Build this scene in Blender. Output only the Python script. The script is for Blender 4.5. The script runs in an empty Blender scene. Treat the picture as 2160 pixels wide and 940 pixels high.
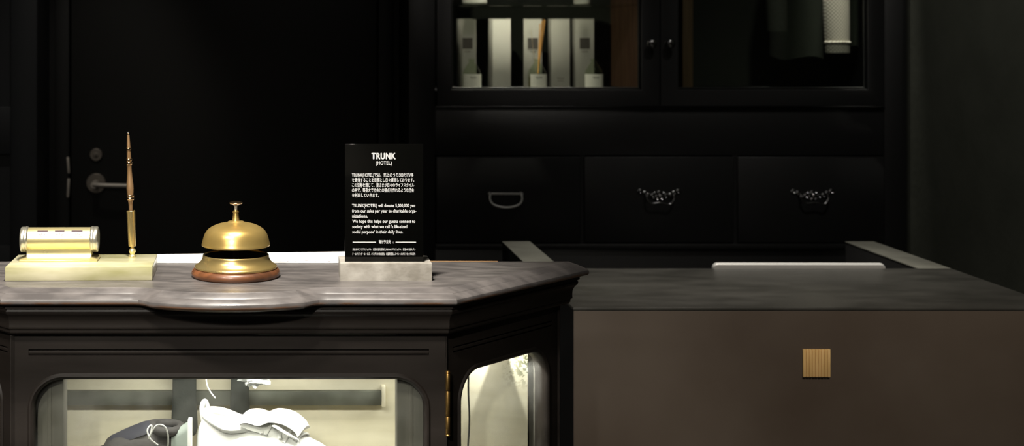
import bpy, bmesh, math, random
from mathutils import Vector, Matrix

random.seed(7)
S = bpy.context.scene
C = S.collection
PI = math.pi
F = 3000.0          # focal length in pixels of the 2160 px wide frame
VX, VY = 609.0, 77.0
EYE = 1.5

def P(px, py, D):
    return Vector(((px - VX) / F * D, D, EYE - (py - VY) / F * D))
def PX(px, D): return (px - VX) / F * D
def PZ(py, D): return EYE - (py - VY) / F * D

# ------------------------------------------------------------------ materials
def new_mat(name):
    m = bpy.data.materials.new(name); m.use_nodes = True
    nt = m.node_tree
    b = nt.nodes['Principled BSDF']
    return m, nt, b

def mat(name, col, rough=0.5, metal=0.0, var=None, vscale=20.0, stretch=(1, 1, 1), rvar=0.0,
        bump=0.0, bscale=80.0, spec=0.5, detail=6.0, coat=0.0, lo=0.35, hi=0.65):
    m, nt, b = new_mat(name)
    b.inputs['Base Color'].default_value = (*col, 1)
    b.inputs['Roughness'].default_value = rough
    b.inputs['Metallic'].default_value = metal
    b.inputs['Specular IOR Level'].default_value = spec
    if coat: b.inputs['Coat Weight'].default_value = coat; b.inputs['Coat Roughness'].default_value = .15
    if var or rvar or bump:
        tc = nt.nodes.new('ShaderNodeTexCoord'); mp = nt.nodes.new('ShaderNodeMapping')
        mp.inputs['Scale'].default_value = stretch
        nt.links.new(tc.outputs['Object'], mp.inputs['Vector'])
    if var or rvar:
        n = nt.nodes.new('ShaderNodeTexNoise'); n.inputs['Scale'].default_value = vscale
        n.inputs['Detail'].default_value = detail
        nt.links.new(mp.outputs['Vector'], n.inputs['Vector'])
    if var:
        r = nt.nodes.new('ShaderNodeValToRGB')
        r.color_ramp.elements[0].position = lo; r.color_ramp.elements[1].position = hi
        r.color_ramp.elements[0].color = (*col, 1); r.color_ramp.elements[1].color = (*var, 1)
        nt.links.new(n.outputs['Fac'], r.inputs['Fac'])
        nt.links.new(r.outputs['Color'], b.inputs['Base Color'])
    if rvar:
        mr = nt.nodes.new('ShaderNodeMapRange')
        mr.inputs['To Min'].default_value = max(0.02, rough - rvar); mr.inputs['To Max'].default_value = min(1, rough + rvar)
        mr.inputs['From Min'].default_value = .3; mr.inputs['From Max'].default_value = .7
        nt.links.new(n.outputs['Fac'], mr.inputs['Value']); nt.links.new(mr.outputs['Result'], b.inputs['Roughness'])
    if bump:
        n2 = nt.nodes.new('ShaderNodeTexNoise'); n2.inputs['Scale'].default_value = bscale; n2.inputs['Detail'].default_value = 5
        bp = nt.nodes.new('ShaderNodeBump'); bp.inputs['Strength'].default_value = bump; bp.inputs['Distance'].default_value = .002
        nt.links.new(mp.outputs['Vector'], n2.inputs['Vector'])
        nt.links.new(n2.outputs['Fac'], bp.inputs['Height']); nt.links.new(bp.outputs['Normal'], b.inputs['Normal'])
    return m

def glass_mat(name, tint=(1, 1, 1), ior=1.45, rough=0.0, haze=0.0, hazecol=(.8, .8, .75)):
    m, nt, b = new_mat(name)
    nt.nodes.remove(b)
    out = nt.nodes['Material Output']
    tr = nt.nodes.new('ShaderNodeBsdfTransparent'); tr.inputs['Color'].default_value = (*tint, 1)
    gl = nt.nodes.new('ShaderNodeBsdfGlossy'); gl.inputs['Roughness'].default_value = rough
    fr = nt.nodes.new('ShaderNodeFresnel'); fr.inputs['IOR'].default_value = ior
    geo = nt.nodes.new('ShaderNodeNewGeometry')
    iv = nt.nodes.new('ShaderNodeMath'); iv.operation = 'SUBTRACT'; iv.inputs[0].default_value = 1.0
    nt.links.new(geo.outputs['Backfacing'], iv.inputs[1])
    mu = nt.nodes.new('ShaderNodeMath'); mu.operation = 'MULTIPLY'
    nt.links.new(fr.outputs['Fac'], mu.inputs[0]); nt.links.new(iv.outputs[0], mu.inputs[1])
    mx = nt.nodes.new('ShaderNodeMixShader')
    nt.links.new(mu.outputs[0], mx.inputs['Fac']); nt.links.new(tr.outputs[0], mx.inputs[1]); nt.links.new(gl.outputs[0], mx.inputs[2])
    last = mx
    if haze:
        # dust and smears on the pane
        tc = nt.nodes.new('ShaderNodeTexCoord'); n = nt.nodes.new('ShaderNodeTexNoise')
        n.inputs['Scale'].default_value = 9; n.inputs['Detail'].default_value = 9
        nt.links.new(tc.outputs['Object'], n.inputs['Vector'])
        mr = nt.nodes.new('ShaderNodeMapRange'); mr.inputs['From Min'].default_value = .42; mr.inputs['From Max'].default_value = .75
        mr.inputs['To Min'].default_value = 0.0; mr.inputs['To Max'].default_value = haze
        nt.links.new(n.outputs['Fac'], mr.inputs['Value'])
        df = nt.nodes.new('ShaderNodeBsdfDiffuse'); df.inputs['Color'].default_value = (*hazecol, 1)
        tl = nt.nodes.new('ShaderNodeBsdfTranslucent'); tl.inputs['Color'].default_value = (*hazecol, 1)
        ad = nt.nodes.new('ShaderNodeMixShader'); nt.links.new(df.outputs[0], ad.inputs[1]); nt.links.new(tl.outputs[0], ad.inputs[2])
        m2 = nt.nodes.new('ShaderNodeMixShader'); nt.links.new(mr.outputs['Result'], m2.inputs['Fac'])
        nt.links.new(mx.outputs[0], m2.inputs[1]); nt.links.new(ad.outputs[0], m2.inputs[2])
        last = m2
    nt.links.new(last.outputs[0], out.inputs['Surface'])
    return m

M = {}
M['wall'] = mat('black_wall_paint', (.010, .010, .010), .55, bump=.15, bscale=120)
M['wall_green'] = mat('dark_green_grey_plaster', (.060, .064, .050), .85, var=(.072, .076, .060), vscale=9, bump=.35, bscale=60, spec=.2)
M['wall_lobby'] = mat('lobby_wall_plaster', (.30, .27, .23), .8, var=(.24, .22, .18), vscale=3)
M['floor'] = mat('dark_concrete', (.035, .033, .030), .5, var=(.05, .047, .042), vscale=6)
M['ceil'] = mat('ceiling_black', (.02, .02, .02), .8)
M['panel'] = mat('blue_black_paint', (.024, .026, .029), .5, bump=.1, bscale=90)
M['door'] = mat('door_black', (.0075, .0075, .0065), .5)
M['cab'] = mat('cabinet_black', (.0092, .0092, .0096), .42, bump=.12, bscale=50, stretch=(1, 1, 6))
M['cab_in'] = mat('cabinet_inside_green', (.006, .008, .004), .8, var=(.009, .011, .006), vscale=6)
M['cab_wood'] = mat('cabinet_reddish_wood', (.15, .070, .042), .55, var=(.25, .14, .078), vscale=14, stretch=(8, 8, .6))
M['post_wood'] = mat('upright_brown_wood', (.075, .045, .022), .6, var=(.10, .062, .030), vscale=14, stretch=(9, 9, .6))
M['steel'] = mat('satin_steel', (.72, .66, .58), .45, .35)
M['rosette'] = mat('brushed_rosette', (.34, .30, .26), .5, .75, bump=.1, bscale=200)
M['chrome'] = mat('chrome', (.92, .91, .88), .30, .6)
M['dark_metal'] = mat('dark_polished_metal', (.16, .16, .16), .2, 1.0)
M['slab'] = mat('worn_top', (.088, .080, .078), .36, var=(.155, .140, .134), vscale=34, stretch=(.7, 1.8, 1), detail=12, rvar=.05, bump=.08, bscale=70, spec=.62)
def worn_edge(m, z0, z1):
    """bare brown wood where the paint has rubbed off along the nose of the top"""
    nt = m.node_tree; b = nt.nodes['Principled BSDF']
    src = b.inputs['Base Color'].links[0].from_socket
    tc = nt.nodes.new('ShaderNodeTexCoord'); sx = nt.nodes.new('ShaderNodeSeparateXYZ'); nt.links.new(tc.outputs['Object'], sx.inputs[0])
    n = nt.nodes.new('ShaderNodeTexNoise'); n.inputs['Scale'].default_value = 24; nt.links.new(tc.outputs['Object'], n.inputs['Vector'])
    a = nt.nodes.new('ShaderNodeMapRange'); a.inputs['From Min'].default_value = z1 + .0015; a.inputs['From Max'].default_value = z1 - .0005
    nt.links.new(sx.outputs['Z'], a.inputs['Value'])
    c = nt.nodes.new('ShaderNodeMapRange'); c.inputs['From Min'].default_value = .36; c.inputs['From Max'].default_value = .52
    nt.links.new(n.outputs['Fac'], c.inputs['Value'])
    mu = nt.nodes.new('ShaderNodeMath'); mu.operation = 'MULTIPLY'; nt.links.new(a.outputs[0], mu.inputs[0]); nt.links.new(c.outputs[0], mu.inputs[1])
    mix = nt.nodes.new('ShaderNodeMix'); mix.data_type = 'RGBA'; nt.links.new(mu.outputs[0], mix.inputs['Factor'])
    nt.links.new(src, mix.inputs[6]); mix.inputs[7].default_value = (.13, .066, .036, 1)
    nt.links.new(mix.outputs[2], b.inputs['Base Color'])
worn_edge(M['slab'], 1.150, 1.1535)
M['wood'] = mat('dark_stained_wood', (.017, .0134, .011), .50, var=(.027, .0213, .018), vscale=7, stretch=(.6, 1, 3), rvar=.06, bump=.06, bscale=60, spec=.35)
M['wood_in'] = mat('case_inner_grey', (.13, .12, .10), .55, var=(.09, .085, .07), vscale=12, stretch=(4, 4, .5))
M['lip'] = mat('bare_wood_lip', (.45, .27, .13), .5, var=(.35, .2, .09), vscale=30, stretch=(.3, 1, 1))
M['linen'] = None
M['band'] = mat('dark_green_band', (.042, .044, .032), .6, var=(.085, .09, .07), vscale=22, detail=8)
M['brass'] = mat('brass', (.74, .50, .155), .32, .78, var=(.80, .58, .21), vscale=14, rvar=.05)
M['brass_ring'] = mat('brass_ring', (.72, .55, .24), .28, .82, var=(.64, .46, .17), vscale=14, rvar=.05)
M['hinge'] = mat('aged_brass', (.62, .38, .12), .42, 1.0, var=(.42, .26, .09), vscale=90)
M['bellwood'] = mat('reddish_wood', (.22, .082, .032), .38, var=(.085, .034, .016), vscale=24, stretch=(.5, 3, 3), coat=.3)
M['void'] = mat('recess_black', (.006, .006, .006), .7)
M['onyx'] = mat('pale_green_onyx', (.70, .66, .46), .22, var=(.40, .38, .19), vscale=16, stretch=(.5, 1.2, 2.2), detail=4, coat=.2)
M['gold'] = mat('pale_gold', (.90, .79, .43), .32, .76, var=(.84, .71, .34), vscale=20, rvar=.06)
M['silver'] = mat('pale_nickel', (.70, .67, .55), .28, .85)
M['card'] = mat('ivory_card', (.90, .88, .80), .6)
M['ink'] = mat('dark_ink', (.05, .02, .03), .6)
M['pen'] = mat('copper_brown_pen', (.40, .245, .125), .36, .5, var=(.31, .18, .08), vscale=40, stretch=(3, 3, .4))
M['penring'] = mat('pen_ring_gold', (.85, .58, .34), .22, 1.0)
M['concrete'] = mat('pale_concrete', (.42, .395, .355), .85, var=(.25, .23, .195), vscale=34, bump=.7, bscale=55, detail=9)
M['acrylic'] = mat('black_acrylic', (.0025, .0025, .0022), .08, spec=.22)
M['letter'] = mat('white_lettering', (.74, .74, .74), .6)
M['paper'] = mat('white_paper', (.92, .92, .91), .7)
M['counter'] = mat('blackened_steel_face', (.080, .060, .045), .5, .0, var=(.105, .083, .064), vscale=3.0, rvar=.08, bump=.05, bscale=150, spec=.35)
M['wing'] = mat('lit_steel_top', (.115, .115, .098), .42, .0, var=(.16, .16, .137), vscale=14)  # counter-top steel made lighter to paint in the extra light on the wings
M['ctop'] = mat('blackened_steel_top', (.046, .045, .040), .34, .0, var=(.066, .064, .057), vscale=9, rvar=.06, bump=.12, bscale=130, stretch=(1, 2, 1))
M['desk'] = mat('desk_black', (.006, .006, .006), .65)
M['alu'] = mat('aluminium', (.80, .80, .78), .35, .35)
M['screen'] = mat('dark_screen', (.01, .01, .012), .15)
M['boxw'] = mat('white_carton', (.52, .50, .44), .75, bump=.1, bscale=300)
M['boxg'] = mat('grey_carton', (.36, .345, .30), .8, bump=.15, bscale=300)
M['boxmark'] = mat('grey_print', (.07, .06, .05), .7)
M['bottle'] = glass_mat('bottle_glass', (.93, .96, .90), 1.5)
M['blabel'] = mat('bottle_label', (.66, .64, .56), .7)
M['oil'] = glass_mat('amber_oil', (.80, .70, .45), 1.4)
M['reed'] = mat('reed_stick', (.55, .28, .07), .7, var=(.45, .22, .05), vscale=60)
M['reedpale'] = mat('pale_reed', (.55, .45, .30), .7)
M['candle'] = mat('white_ceramic', (.86, .84, .74), .3)
M['wax'] = mat('cream_wax', (.85, .8, .6), .5)
M['pane'] = glass_mat('clear_pane', (.97, .985, .965), 1.45, haze=.17)
M['pane_cab'] = glass_mat('cabinet_pane', (.95, .97, .94), 1.45, haze=.0)
M['shelfglass'] = glass_mat('glass_shelf_clear', (.97, .98, .95), 1.5)
M['coat'] = mat('dark_green_cloth', (.020, .024, .018), .95, bump=.5, bscale=260, spec=.1)
M['coat2'] = mat('dark_grey_cloth', (.050, .054, .045), .95, var=(.036, .04, .033), vscale=300, bump=.5, bscale=260, spec=.1)
M['leather'] = mat('dark_suede', (.032, .029, .028), .8, var=(.046, .042, .040), vscale=40, bump=.2, bscale=160)
M['leather_blue'] = mat('navy_lining', (.020, .020, .030), .8)
M['shape_green'] = mat('dark_green_matte', (.020, .023, .019), .85, var=(.040, .043, .036), vscale=26, bump=.3, bscale=120)
M['bootpale'] = mat('grey_green_leather', (.28, .32, .29), .6)
M['white'] = mat('white_leather', (.95, .95, .94), .5)
M['whitelace'] = mat('white_cotton', (.90, .90, .88), .8)
M['greypatch'] = mat('grey_patch', (.25, .25, .24), .7)
M['rubber'] = mat('white_rubber', (.85, .84, .8), .6)
M['tissue'] = mat('white_tissue', (.78, .80, .78), .6)
M['cable'] = mat('black_cable', (.008, .008, .008), .5)
M['lamp'] = mat('lamp_housing', (.03, .03, .03), .5)

def linen():
    m, nt, b = new_mat('beige_backing')
    tc = nt.nodes.new('ShaderNodeTexCoord'); mp = nt.nodes.new('ShaderNodeMapping'); mp.inputs['Scale'].default_value = (.5, 1, 3)
    nt.links.new(tc.outputs['Object'], mp.inputs['Vector'])
    n = nt.nodes.new('ShaderNodeTexNoise'); n.inputs['Scale'].default_value = 14; n.inputs['Detail'].default_value = 4
    nt.links.new(mp.outputs['Vector'], n.inputs['Vector'])
    r = nt.nodes.new('ShaderNodeValToRGB')
    r.color_ramp.elements[0].position = .3; r.color_ramp.elements[0].color = (.50, .46, .34, 1)
    r.color_ramp.elements[1].position = .7; r.color_ramp.elements[1].color = (.62, .58, .45, 1)
    nt.links.new(n.outputs['Fac'], r.inputs['Fac'])
    # dark flecks where the surface has flaked off near its right hand top edge
    sx = nt.nodes.new('ShaderNodeSeparateXYZ'); nt.links.new(tc.outputs['Object'], sx.inputs[0])
    mx = nt.nodes.new('ShaderNodeMapRange'); mx.inputs['From Min'].default_value = .385; mx.inputs['From Max'].default_value = .425
    nt.links.new(sx.outputs['X'], mx.inputs['Value'])
    mz = nt.nodes.new('ShaderNodeMapRange'); mz.inputs['From Min'].default_value = .985; mz.inputs['From Max'].default_value = 1.01
    nt.links.new(sx.outputs['Z'], mz.inputs['Value'])
    mul = nt.nodes.new('ShaderNodeMath'); mul.operation = 'MULTIPLY'
    nt.links.new(mx.outputs[0], mul.inputs[0]); nt.links.new(mz.outputs[0], mul.inputs[1])
    n2 = nt.nodes.new('ShaderNodeTexNoise'); n2.inputs['Scale'].default_value = 190; n2.inputs['Detail'].default_value = 3
    nt.links.new(tc.outputs['Object'], n2.inputs['Vector'])
    g = nt.nodes.new('ShaderNodeMapRange'); g.inputs['From Min'].default_value = .50; g.inputs['From Max'].default_value = .56
    nt.links.new(n2.outputs['Fac'], g.inputs['Value'])
    mul2 = nt.nodes.new('ShaderNodeMath'); mul2.operation = 'MULTIPLY'
    nt.links.new(mul.outputs[0], mul2.inputs[0]); nt.links.new(g.outputs[0], mul2.inputs[1])
    mix = nt.nodes.new('ShaderNodeMix'); mix.data_type = 'RGBA'
    nt.links.new(mul2.outputs[0], mix.inputs['Factor']); nt.links.new(r.outputs['Color'], mix.inputs[6])
    mix.inputs[7].default_value = (.10, .11, .05, 1)
    nt.links.new(mix.outputs[2], b.inputs['Base Color'])
    b.inputs['Roughness'].default_value = .8
    return m
M['linen'] = linen()

def tweed():
    m, nt, b = new_mat('grey_tweed')
    tc = nt.nodes.new('ShaderNodeTexCoord')
    outs = []
    for ang in (.7, -.7):
        mp = nt.nodes.new('ShaderNodeMapping'); mp.inputs['Rotation'].default_value = (0, ang, 0)
        nt.links.new(tc.outputs['Object'], mp.inputs['Vector'])
        w = nt.nodes.new('ShaderNodeTexWave'); w.inputs['Scale'].default_value = 48; w.inputs['Distortion'].default_value = .6
        nt.links.new(mp.outputs['Vector'], w.inputs['Vector']); outs.append(w)
    mu = nt.nodes.new('ShaderNodeMath'); mu.operation = 'MULTIPLY'
    nt.links.new(outs[0].outputs['Fac'], mu.inputs[0]); nt.links.new(outs[1].outputs['Fac'], mu.inputs[1])
    r = nt.nodes.new('ShaderNodeValToRGB')
    r.color_ramp.elements[0].color = (.24, .225, .19, 1); r.color_ramp.elements[1].color = (.60, .56, .48, 1); r.color_ramp.elements[1].position = .7
    nt.links.new(mu.outputs[0], r.inputs['Fac']); nt.links.new(r.outputs['Color'], b.inputs['Base Color'])
    b.inputs['Roughness'].default_value = .95
    return m
M['tweed'] = tweed()

# ------------------------------------------------------------------ mesh helpers
def wm(o):
    m = Matrix.LocRotScale(o.location, o.rotation_euler, o.scale)
    return wm(o.parent) @ m if o.parent else m

def obj(name, bm, material, parent=None, local=False, smooth=35, recalc=True):
    """bm is in world coordinates unless local"""
    if recalc and material != 'letter': bmesh.ops.recalc_face_normals(bm, faces=bm.faces)
    if parent is not None and not local:
        bm.transform(wm(parent).inverted())
    me = bpy.data.meshes.new(name)
    if smooth:
        for f in bm.faces: f.smooth = True
    bm.to_mesh(me); bm.free()
    if smooth: me.set_sharp_from_angle(angle=math.radians(smooth))
    me.materials.append(M[material] if isinstance(material, str) else material)
    o = bpy.data.objects.new(name, me); C.objects.link(o)
    if parent is not None: o.parent = parent
    return o

def tag(o, label, cat, group=None):
    o['label'] = label; o['category'] = cat
    if group: o['group'] = group
    return o
def thing(name, label, cat, loc=(0, 0, 0), rotz=0.0, group=None):
    o = bpy.data.objects.new(name, None); C.objects.link(o)
    o.empty_display_size = .05
    o.location = loc; o.rotation_euler = (0, 0, rotz)
    return tag(o, label, cat, group)
def struct(o):
    o['kind'] = 'structure'; return o
def BM(): return bmesh.new()

def box(bm, x0, x1, y0, y1, z0, z1, bev=0.0, seg=2, rot=None, about=None):
    vs = [bm.verts.new((x, y, z)) for x in (x0, x1) for y in (y0, y1) for z in (z0, z1)]
    idx = [(0, 1, 3, 2), (4, 6, 7, 5), (0, 4, 5, 1), (2, 3, 7, 6), (0, 2, 6, 4), (1, 5, 7, 3)]
    fs = [bm.faces.new([vs[i] for i in f]) for f in idx]
    bmesh.ops.recalc_face_normals(bm, faces=fs)
    allv = vs
    if bev:
        es = list({e for f in fs for e in f.edges})
        r = bmesh.ops.bevel(bm, geom=es, offset=bev, segments=seg, profile=.5, affect='EDGES')
        allv = list({v for f in r['faces'] for v in f.verts} | {v for v in vs if v.is_valid})
    if rot is not None:
        bmesh.ops.rotate(bm, verts=allv, cent=about or (0, 0, 0), matrix=rot)
    return allv

def lathe(bm, prof, c=(0, 0, 0), seg=64, mtx=None, closed=False, cap=True):
    rings = []; new = []
    for r, z in prof:
        if r < 1e-6:
            v = bm.verts.new((c[0], c[1], c[2] + z)); rings.append([v]); new.append(v)
        else:
            ring = [bm.verts.new((c[0] + r * math.cos(2 * PI * k / seg), c[1] + r * math.sin(2 * PI * k / seg), c[2] + z)) for k in range(seg)]
            rings.append(ring); new += ring
    pairs = list(zip(rings[:-1], rings[1:]))
    if closed: pairs.append((rings[-1], rings[0]))
    for a, b in pairs:
        for k in range(seg):
            k2 = (k + 1) % seg
            q = [a[k % len(a)], a[k2 % len(a)], b[k2 % len(b)], b[k % len(b)]]
            u = []
            for v in q:
                if v not in u: u.append(v)
            if len(u) >= 3:
                try: bm.faces.new(u)
                except ValueError: pass
    if cap and not closed:
        for ring in (rings[0], rings[-1]):
            if len(ring) > 2: bm.faces.new(ring)
    if mtx is not None:
        bmesh.ops.transform(bm, matrix=mtx, verts=new)
    return new

def tube(bm, pts, rad, seg=10, cap=True, flat=1.0):
    pts = [Vector(p) for p in pts]
    n = len(pts)
    rads = rad if isinstance(rad, (list, tuple)) else [rad] * n
    prev = None; up = None
    for i, p in enumerate(pts):
        t = (pts[min(i + 1, n - 1)] - pts[max(i - 1, 0)]).normalized()
        if up is None:
            a = Vector((0, 0, 1)) if abs(t.z) < .9 else Vector((0, 1, 0))
            up = (a - t * a.dot(t)).normalized()
        else:
            up = (up - t * up.dot(t)).normalized()
        s = t.cross(up)
        ring = [bm.verts.new(p + (up * math.cos(2 * PI * k / seg) * flat + s * math.sin(2 * PI * k / seg)) * rads[i]) for k in range(seg)]
        if prev:
            for k in range(seg):
                bm.faces.new([prev[k], prev[(k + 1) % seg], ring[(k + 1) % seg], ring[k]])
        elif cap: bm.faces.new(ring[::-1])
        prev = ring
    if cap: bm.faces.new(prev)

def smooth_pts(ctrl, n=8):
    """Catmull-Rom through the control points"""
    c = [Vector(p) for p in ctrl]; c = [c[0] * 2 - c[1]] + c + [c[-1] * 2 - c[-2]]
    out = []
    for i in range(1, len(c) - 2):
        p0, p1, p2, p3 = c[i - 1:i + 3]
        for k in range(n):
            t = k / n
            out.append(.5 * ((2 * p1) + (p2 - p0) * t + (2 * p0 - 5 * p1 + 4 * p2 - p3) * t * t + (3 * p1 - p0 - 3 * p2 + p3) * t ** 3))
    out.append(c[-2]); return out

def loft(bm, rings, closed=True, cap=True):
    R = [[bm.verts.new(p) for p in r] for r in rings]
    for a, b in zip(R[:-1], R[1:]):
        n = len(a)
        for k in range(n if closed else n - 1):
            bm.faces.new([a[k], a[(k + 1) % n], b[(k + 1) % n], b[k]])
    if cap:
        bm.faces.new(R[0][::-1]); bm.faces.new(R[-1])
    return R

def offset_poly(pts, d):
    """offset of a counter-clockwise outline, d > 0 outwards"""
    n = len(pts); out = []
    for i in range(n):
        a, b, c = Vector(pts[i - 1]), Vector(pts[i]), Vector(pts[(i + 1) % n])
        n1 = Vector(((b - a).y, -(b - a).x)).normalized(); n2 = Vector(((c - b).y, -(c - b).x)).normalized()
        m = (n1 + n2); m = m / max(.3, m.length_squared / 2) if m.length > 1e-6 else n1
        out.append(b + m * d)
    return out

def sweep(bm, outline, prof, cap_top=True, cap_bot=True):
    rings = []
    for o, z in prof:
        rings.append([bm.verts.new((p.x, p.y, z)) for p in offset_poly(outline, o)])
    n = len(outline)
    for a, b in zip(rings[:-1], rings[1:]):
        for k in range(n):
            bm.faces.new([a[k], a[(k + 1) % n], b[(k + 1) % n], b[k]])
    if cap_top: bm.faces.new(rings[0])
    if cap_bot: bm.faces.new(rings[-1][::-1])

def rrect(x0, x1, y0, y1, r, n=8):
    pts = []
    for cx, cy, a0 in ((x1 - r, y0 + r, -PI / 2), (x1 - r, y1 - r, 0), (x0 + r, y1 - r, PI / 2), (x0 + r, y0 + r, PI)):
        for k in range(n + 1):
            a = a0 + PI / 2 * k / n
            pts.append((cx + r * math.cos(a), cy + r * math.sin(a)))
    return pts

def plate(bm, loops, depth, frame, bev=0.0):
    """a flat plate with holes: loops in 2D, put into the world by the 4x4 frame (its z axis is the thickness, centred)"""
    cu = bpy.data.curves.new('t', 'CURVE'); cu.dimensions = '2D'; cu.fill_mode = 'BOTH'
    cu.extrude = max(1e-5, depth / 2 - bev); cu.bevel_depth = bev; cu.bevel_resolution = 2; cu.offset = -bev
    for lp in loops:
        sp = cu.splines.new('POLY'); sp.points.add(len(lp) - 1); sp.use_cyclic_u = True
        for q, p in zip(sp.points, lp): q.co = (p[0], p[1], 0, 1)
    ob = bpy.data.objects.new('t', cu); C.objects.link(ob)
    bpy.context.view_layer.update()
    me = bpy.data.meshes.new_from_object(ob.evaluated_get(bpy.context.evaluated_depsgraph_get()))
    me.transform(frame); 
    bm.from_mesh(me)
    bpy.data.objects.remove(ob); bpy.data.curves.remove(cu); bpy.data.meshes.remove(me)
    bmesh.ops.remove_doubles(bm, verts=bm.verts, dist=1e-6)

def frame(o, ex, ey):
    ex = Vector(ex).normalized(); ey = Vector(ey).normalized(); ez = ex.cross(ey)
    return Matrix(((ex.x, ey.x, ez.x, o[0]), (ex.y, ey.y, ez.y, o[1]), (ex.z, ey.z, ez.z, o[2]), (0, 0, 0, 1)))

def text_mesh(s, bold=0.0, extrude=0.0, space=1.0):
    cu = bpy.data.curves.new('t', 'FONT'); cu.body = s; cu.size = 1; cu.offset = bold; cu.extrude = extrude; cu.space_character = space
    cu.resolution_u = 4
    ob = bpy.data.objects.new('t', cu); C.objects.link(ob)
    bpy.context.view_layer.update()
    me = bpy.data.meshes.new_from_object(ob.evaluated_get(bpy.context.evaluated_depsgraph_get()))
    bpy.data.objects.remove(ob); bpy.data.curves.remove(cu)
    return me
_cap = None
def cap_height():
    global _cap
    if _cap is None:
        me = text_mesh('H'); _cap = max(v.co.y for v in me.vertices); bpy.data.meshes.remove(me)
    return _cap
def add_text(bm, s, x0, x1, base, cap, y, bold=.02, thick=.0001, space=1.0):
    """a line of text on the plane of constant y, from x0 to x1 with its baseline and cap height in metres;
    bold strokes come from copies of the letters set a little apart"""
    me = text_mesh(s, min(.008, bold), 0.0, space)
    if not me.vertices: return
    xs = [v.co.x for v in me.vertices]; mn = min(xs)
    d = max(0, bold - .008)
    sx = (x1 - x0) / max(1e-6, max(xs) - mn + 2 * d); sz = cap / (cap_height() + 1.2 * d)
    for i, (ox, oz) in enumerate(((-d, 0), (d, 0), (0, .6 * d), (0, -.6 * d)) if d > .001 else ((0, 0),)):
        t = BM(); t.from_mesh(me)
        for v in t.verts: v.co = Vector((x0 + (v.co.x - mn + d + ox) * sx, y - thick - i * .00006, base + (v.co.y + .6 * d + oz) * sz))
        m2 = bpy.data.meshes.new('t'); t.to_mesh(m2); t.free(); bm.from_mesh(m2); bpy.data.meshes.remove(m2)
    bpy.data.meshes.remove(me)

# ================================================================== THE ROOM
XL, XR, YB, YF, ZC = -2.6, 1.705, 4.30, -2.8, 2.80
DD = 4.17
def slab_obj(name, x0, x1, y0, y1, z0, z1, m):
    b = BM(); box(b, x0, x1, y0, y1, z0, z1); return struct(obj(name, b, m))
slab_obj('floor', XL - .1, XR + .1, YF - .1, YB + .1, -.1, 0, 'floor')
slab_obj('ceiling', XL - .1, XR + .1, YF - .1, YB + .1, ZC, ZC + .1, 'ceil')
slab_obj('wall_right', XR, XR + .1, YF, YB, 0, ZC, 'wall_green')
slab_obj('wall_left', XL - .1, XL, YF, YB, 0, ZC, 'panel')
slab_obj('wall_front', XL, XR, YF - .1, YF, 0, ZC, 'wall_lobby')
slab_obj('added_dark_panel', XL + .001, XR - .001, YF, YF + .03, 0, 1.75, 'panel')  # unseen dark panel, added to keep the lit wall out of reflections
# back wall with the door recess
dx0, dx1, dz1 = PX(150, DD), PX(795, DD), 2.15
b = BM()
box(b, XL, dx0 - .03, DD + .02, YB, 0, ZC)
box(b, dx1 + .03, XR, YB - .005, YB + .1, 0, ZC)
box(b, dx1 + .03, .325, DD + .02, YB, 0, ZC)
box(b, dx0 - .03, dx1 + .03, DD + .02, YB, dz1 + .03, ZC)
box(b, XL, dx1 + .05, YB - .005, YB + .1, 0, ZC)
struct(obj('wall_back', b, 'wall'))
b = BM()
for x0, x1, z0, z1 in ((dx0 - .045, dx0 - .004, 0, dz1 + .04), (dx1 + .004, dx1 + .045, 0, dz1 + .04), (dx0 - .045, dx1 + .045, dz1 + .002, dz1 + .045)):
    box(b, x0, x1, DD - .012, DD + .05, z0, z1, .003)
trim = struct(obj('trim_1', b, 'wall'))
b = BM()   # long worn strike plate on the door jamb, bent in the middle
zs0, zs1 = PZ(415, DD), PZ(330, DD)
for za, zb, t in ((zs0, (zs0 + zs1) / 2 - .004, .008), ((zs0 + zs1) / 2 + .012, zs1, -.010)):
    vs = box(b, PX(146, DD) - .004, PX(146, DD) + .003, DD - .0165, DD - .0115, za, zb, .001)
    bmesh.ops.rotate(b, verts=[v for v in vs if v.is_valid], cent=(PX(146, DD), DD, (za + zb) / 2), matrix=Matrix.Rotation(t * 6, 3, 'Y'))
obj('strike_plate', b, 'steel', trim)
b = BM(); box(b, dx0, dx1, DD, DD + .045, .006, dz1, .002)
door = struct(obj('door_1', b, 'door'))
def disc_y(bm, prof, c, seg=48):
    """lathe whose axis points towards the camera (-y)"""
    lathe(bm, prof, seg=seg, mtx=Matrix.Translation(c) @ Matrix.Rotation(PI / 2, 4, 'X'))
b = BM(); c = P(203, 326, DD)
disc_y(b, [(.0185, 0), (.0185, .006), (.0165, .008), (.008, .008), (.0075, .010), (.006, .0105), (0, .0105)], c)
dl = obj('deadbolt', b, 'rosette', door)
b = BM(); box(b, c.x + .0, c.x + .0025, DD - .0118, DD - .0100, c.z - .006, c.z + .001)
obj('keyhole', b, 'void', dl)
b = BM(); c = P(203, 386, DD)
disc_y(b, [(.029, 0), (.029, .006), (.027, .008), (.012, .008), (0, .008)], c)
rs = obj('handle_rosette', b, 'rosette', door)
b = BM()
disc_y(b, [(.010, .006), (.010, .05), (0, .05)], c)
tube(b, smooth_pts([c + Vector((-.004, -.045, 0)), c + Vector((.02, -.05, -.001)), c + Vector((.06, -.051, -.002)), c + Vector((.108, -.051, -.003))]), .0068, 14)
obj('door_lever', b, 'steel', rs)
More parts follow.
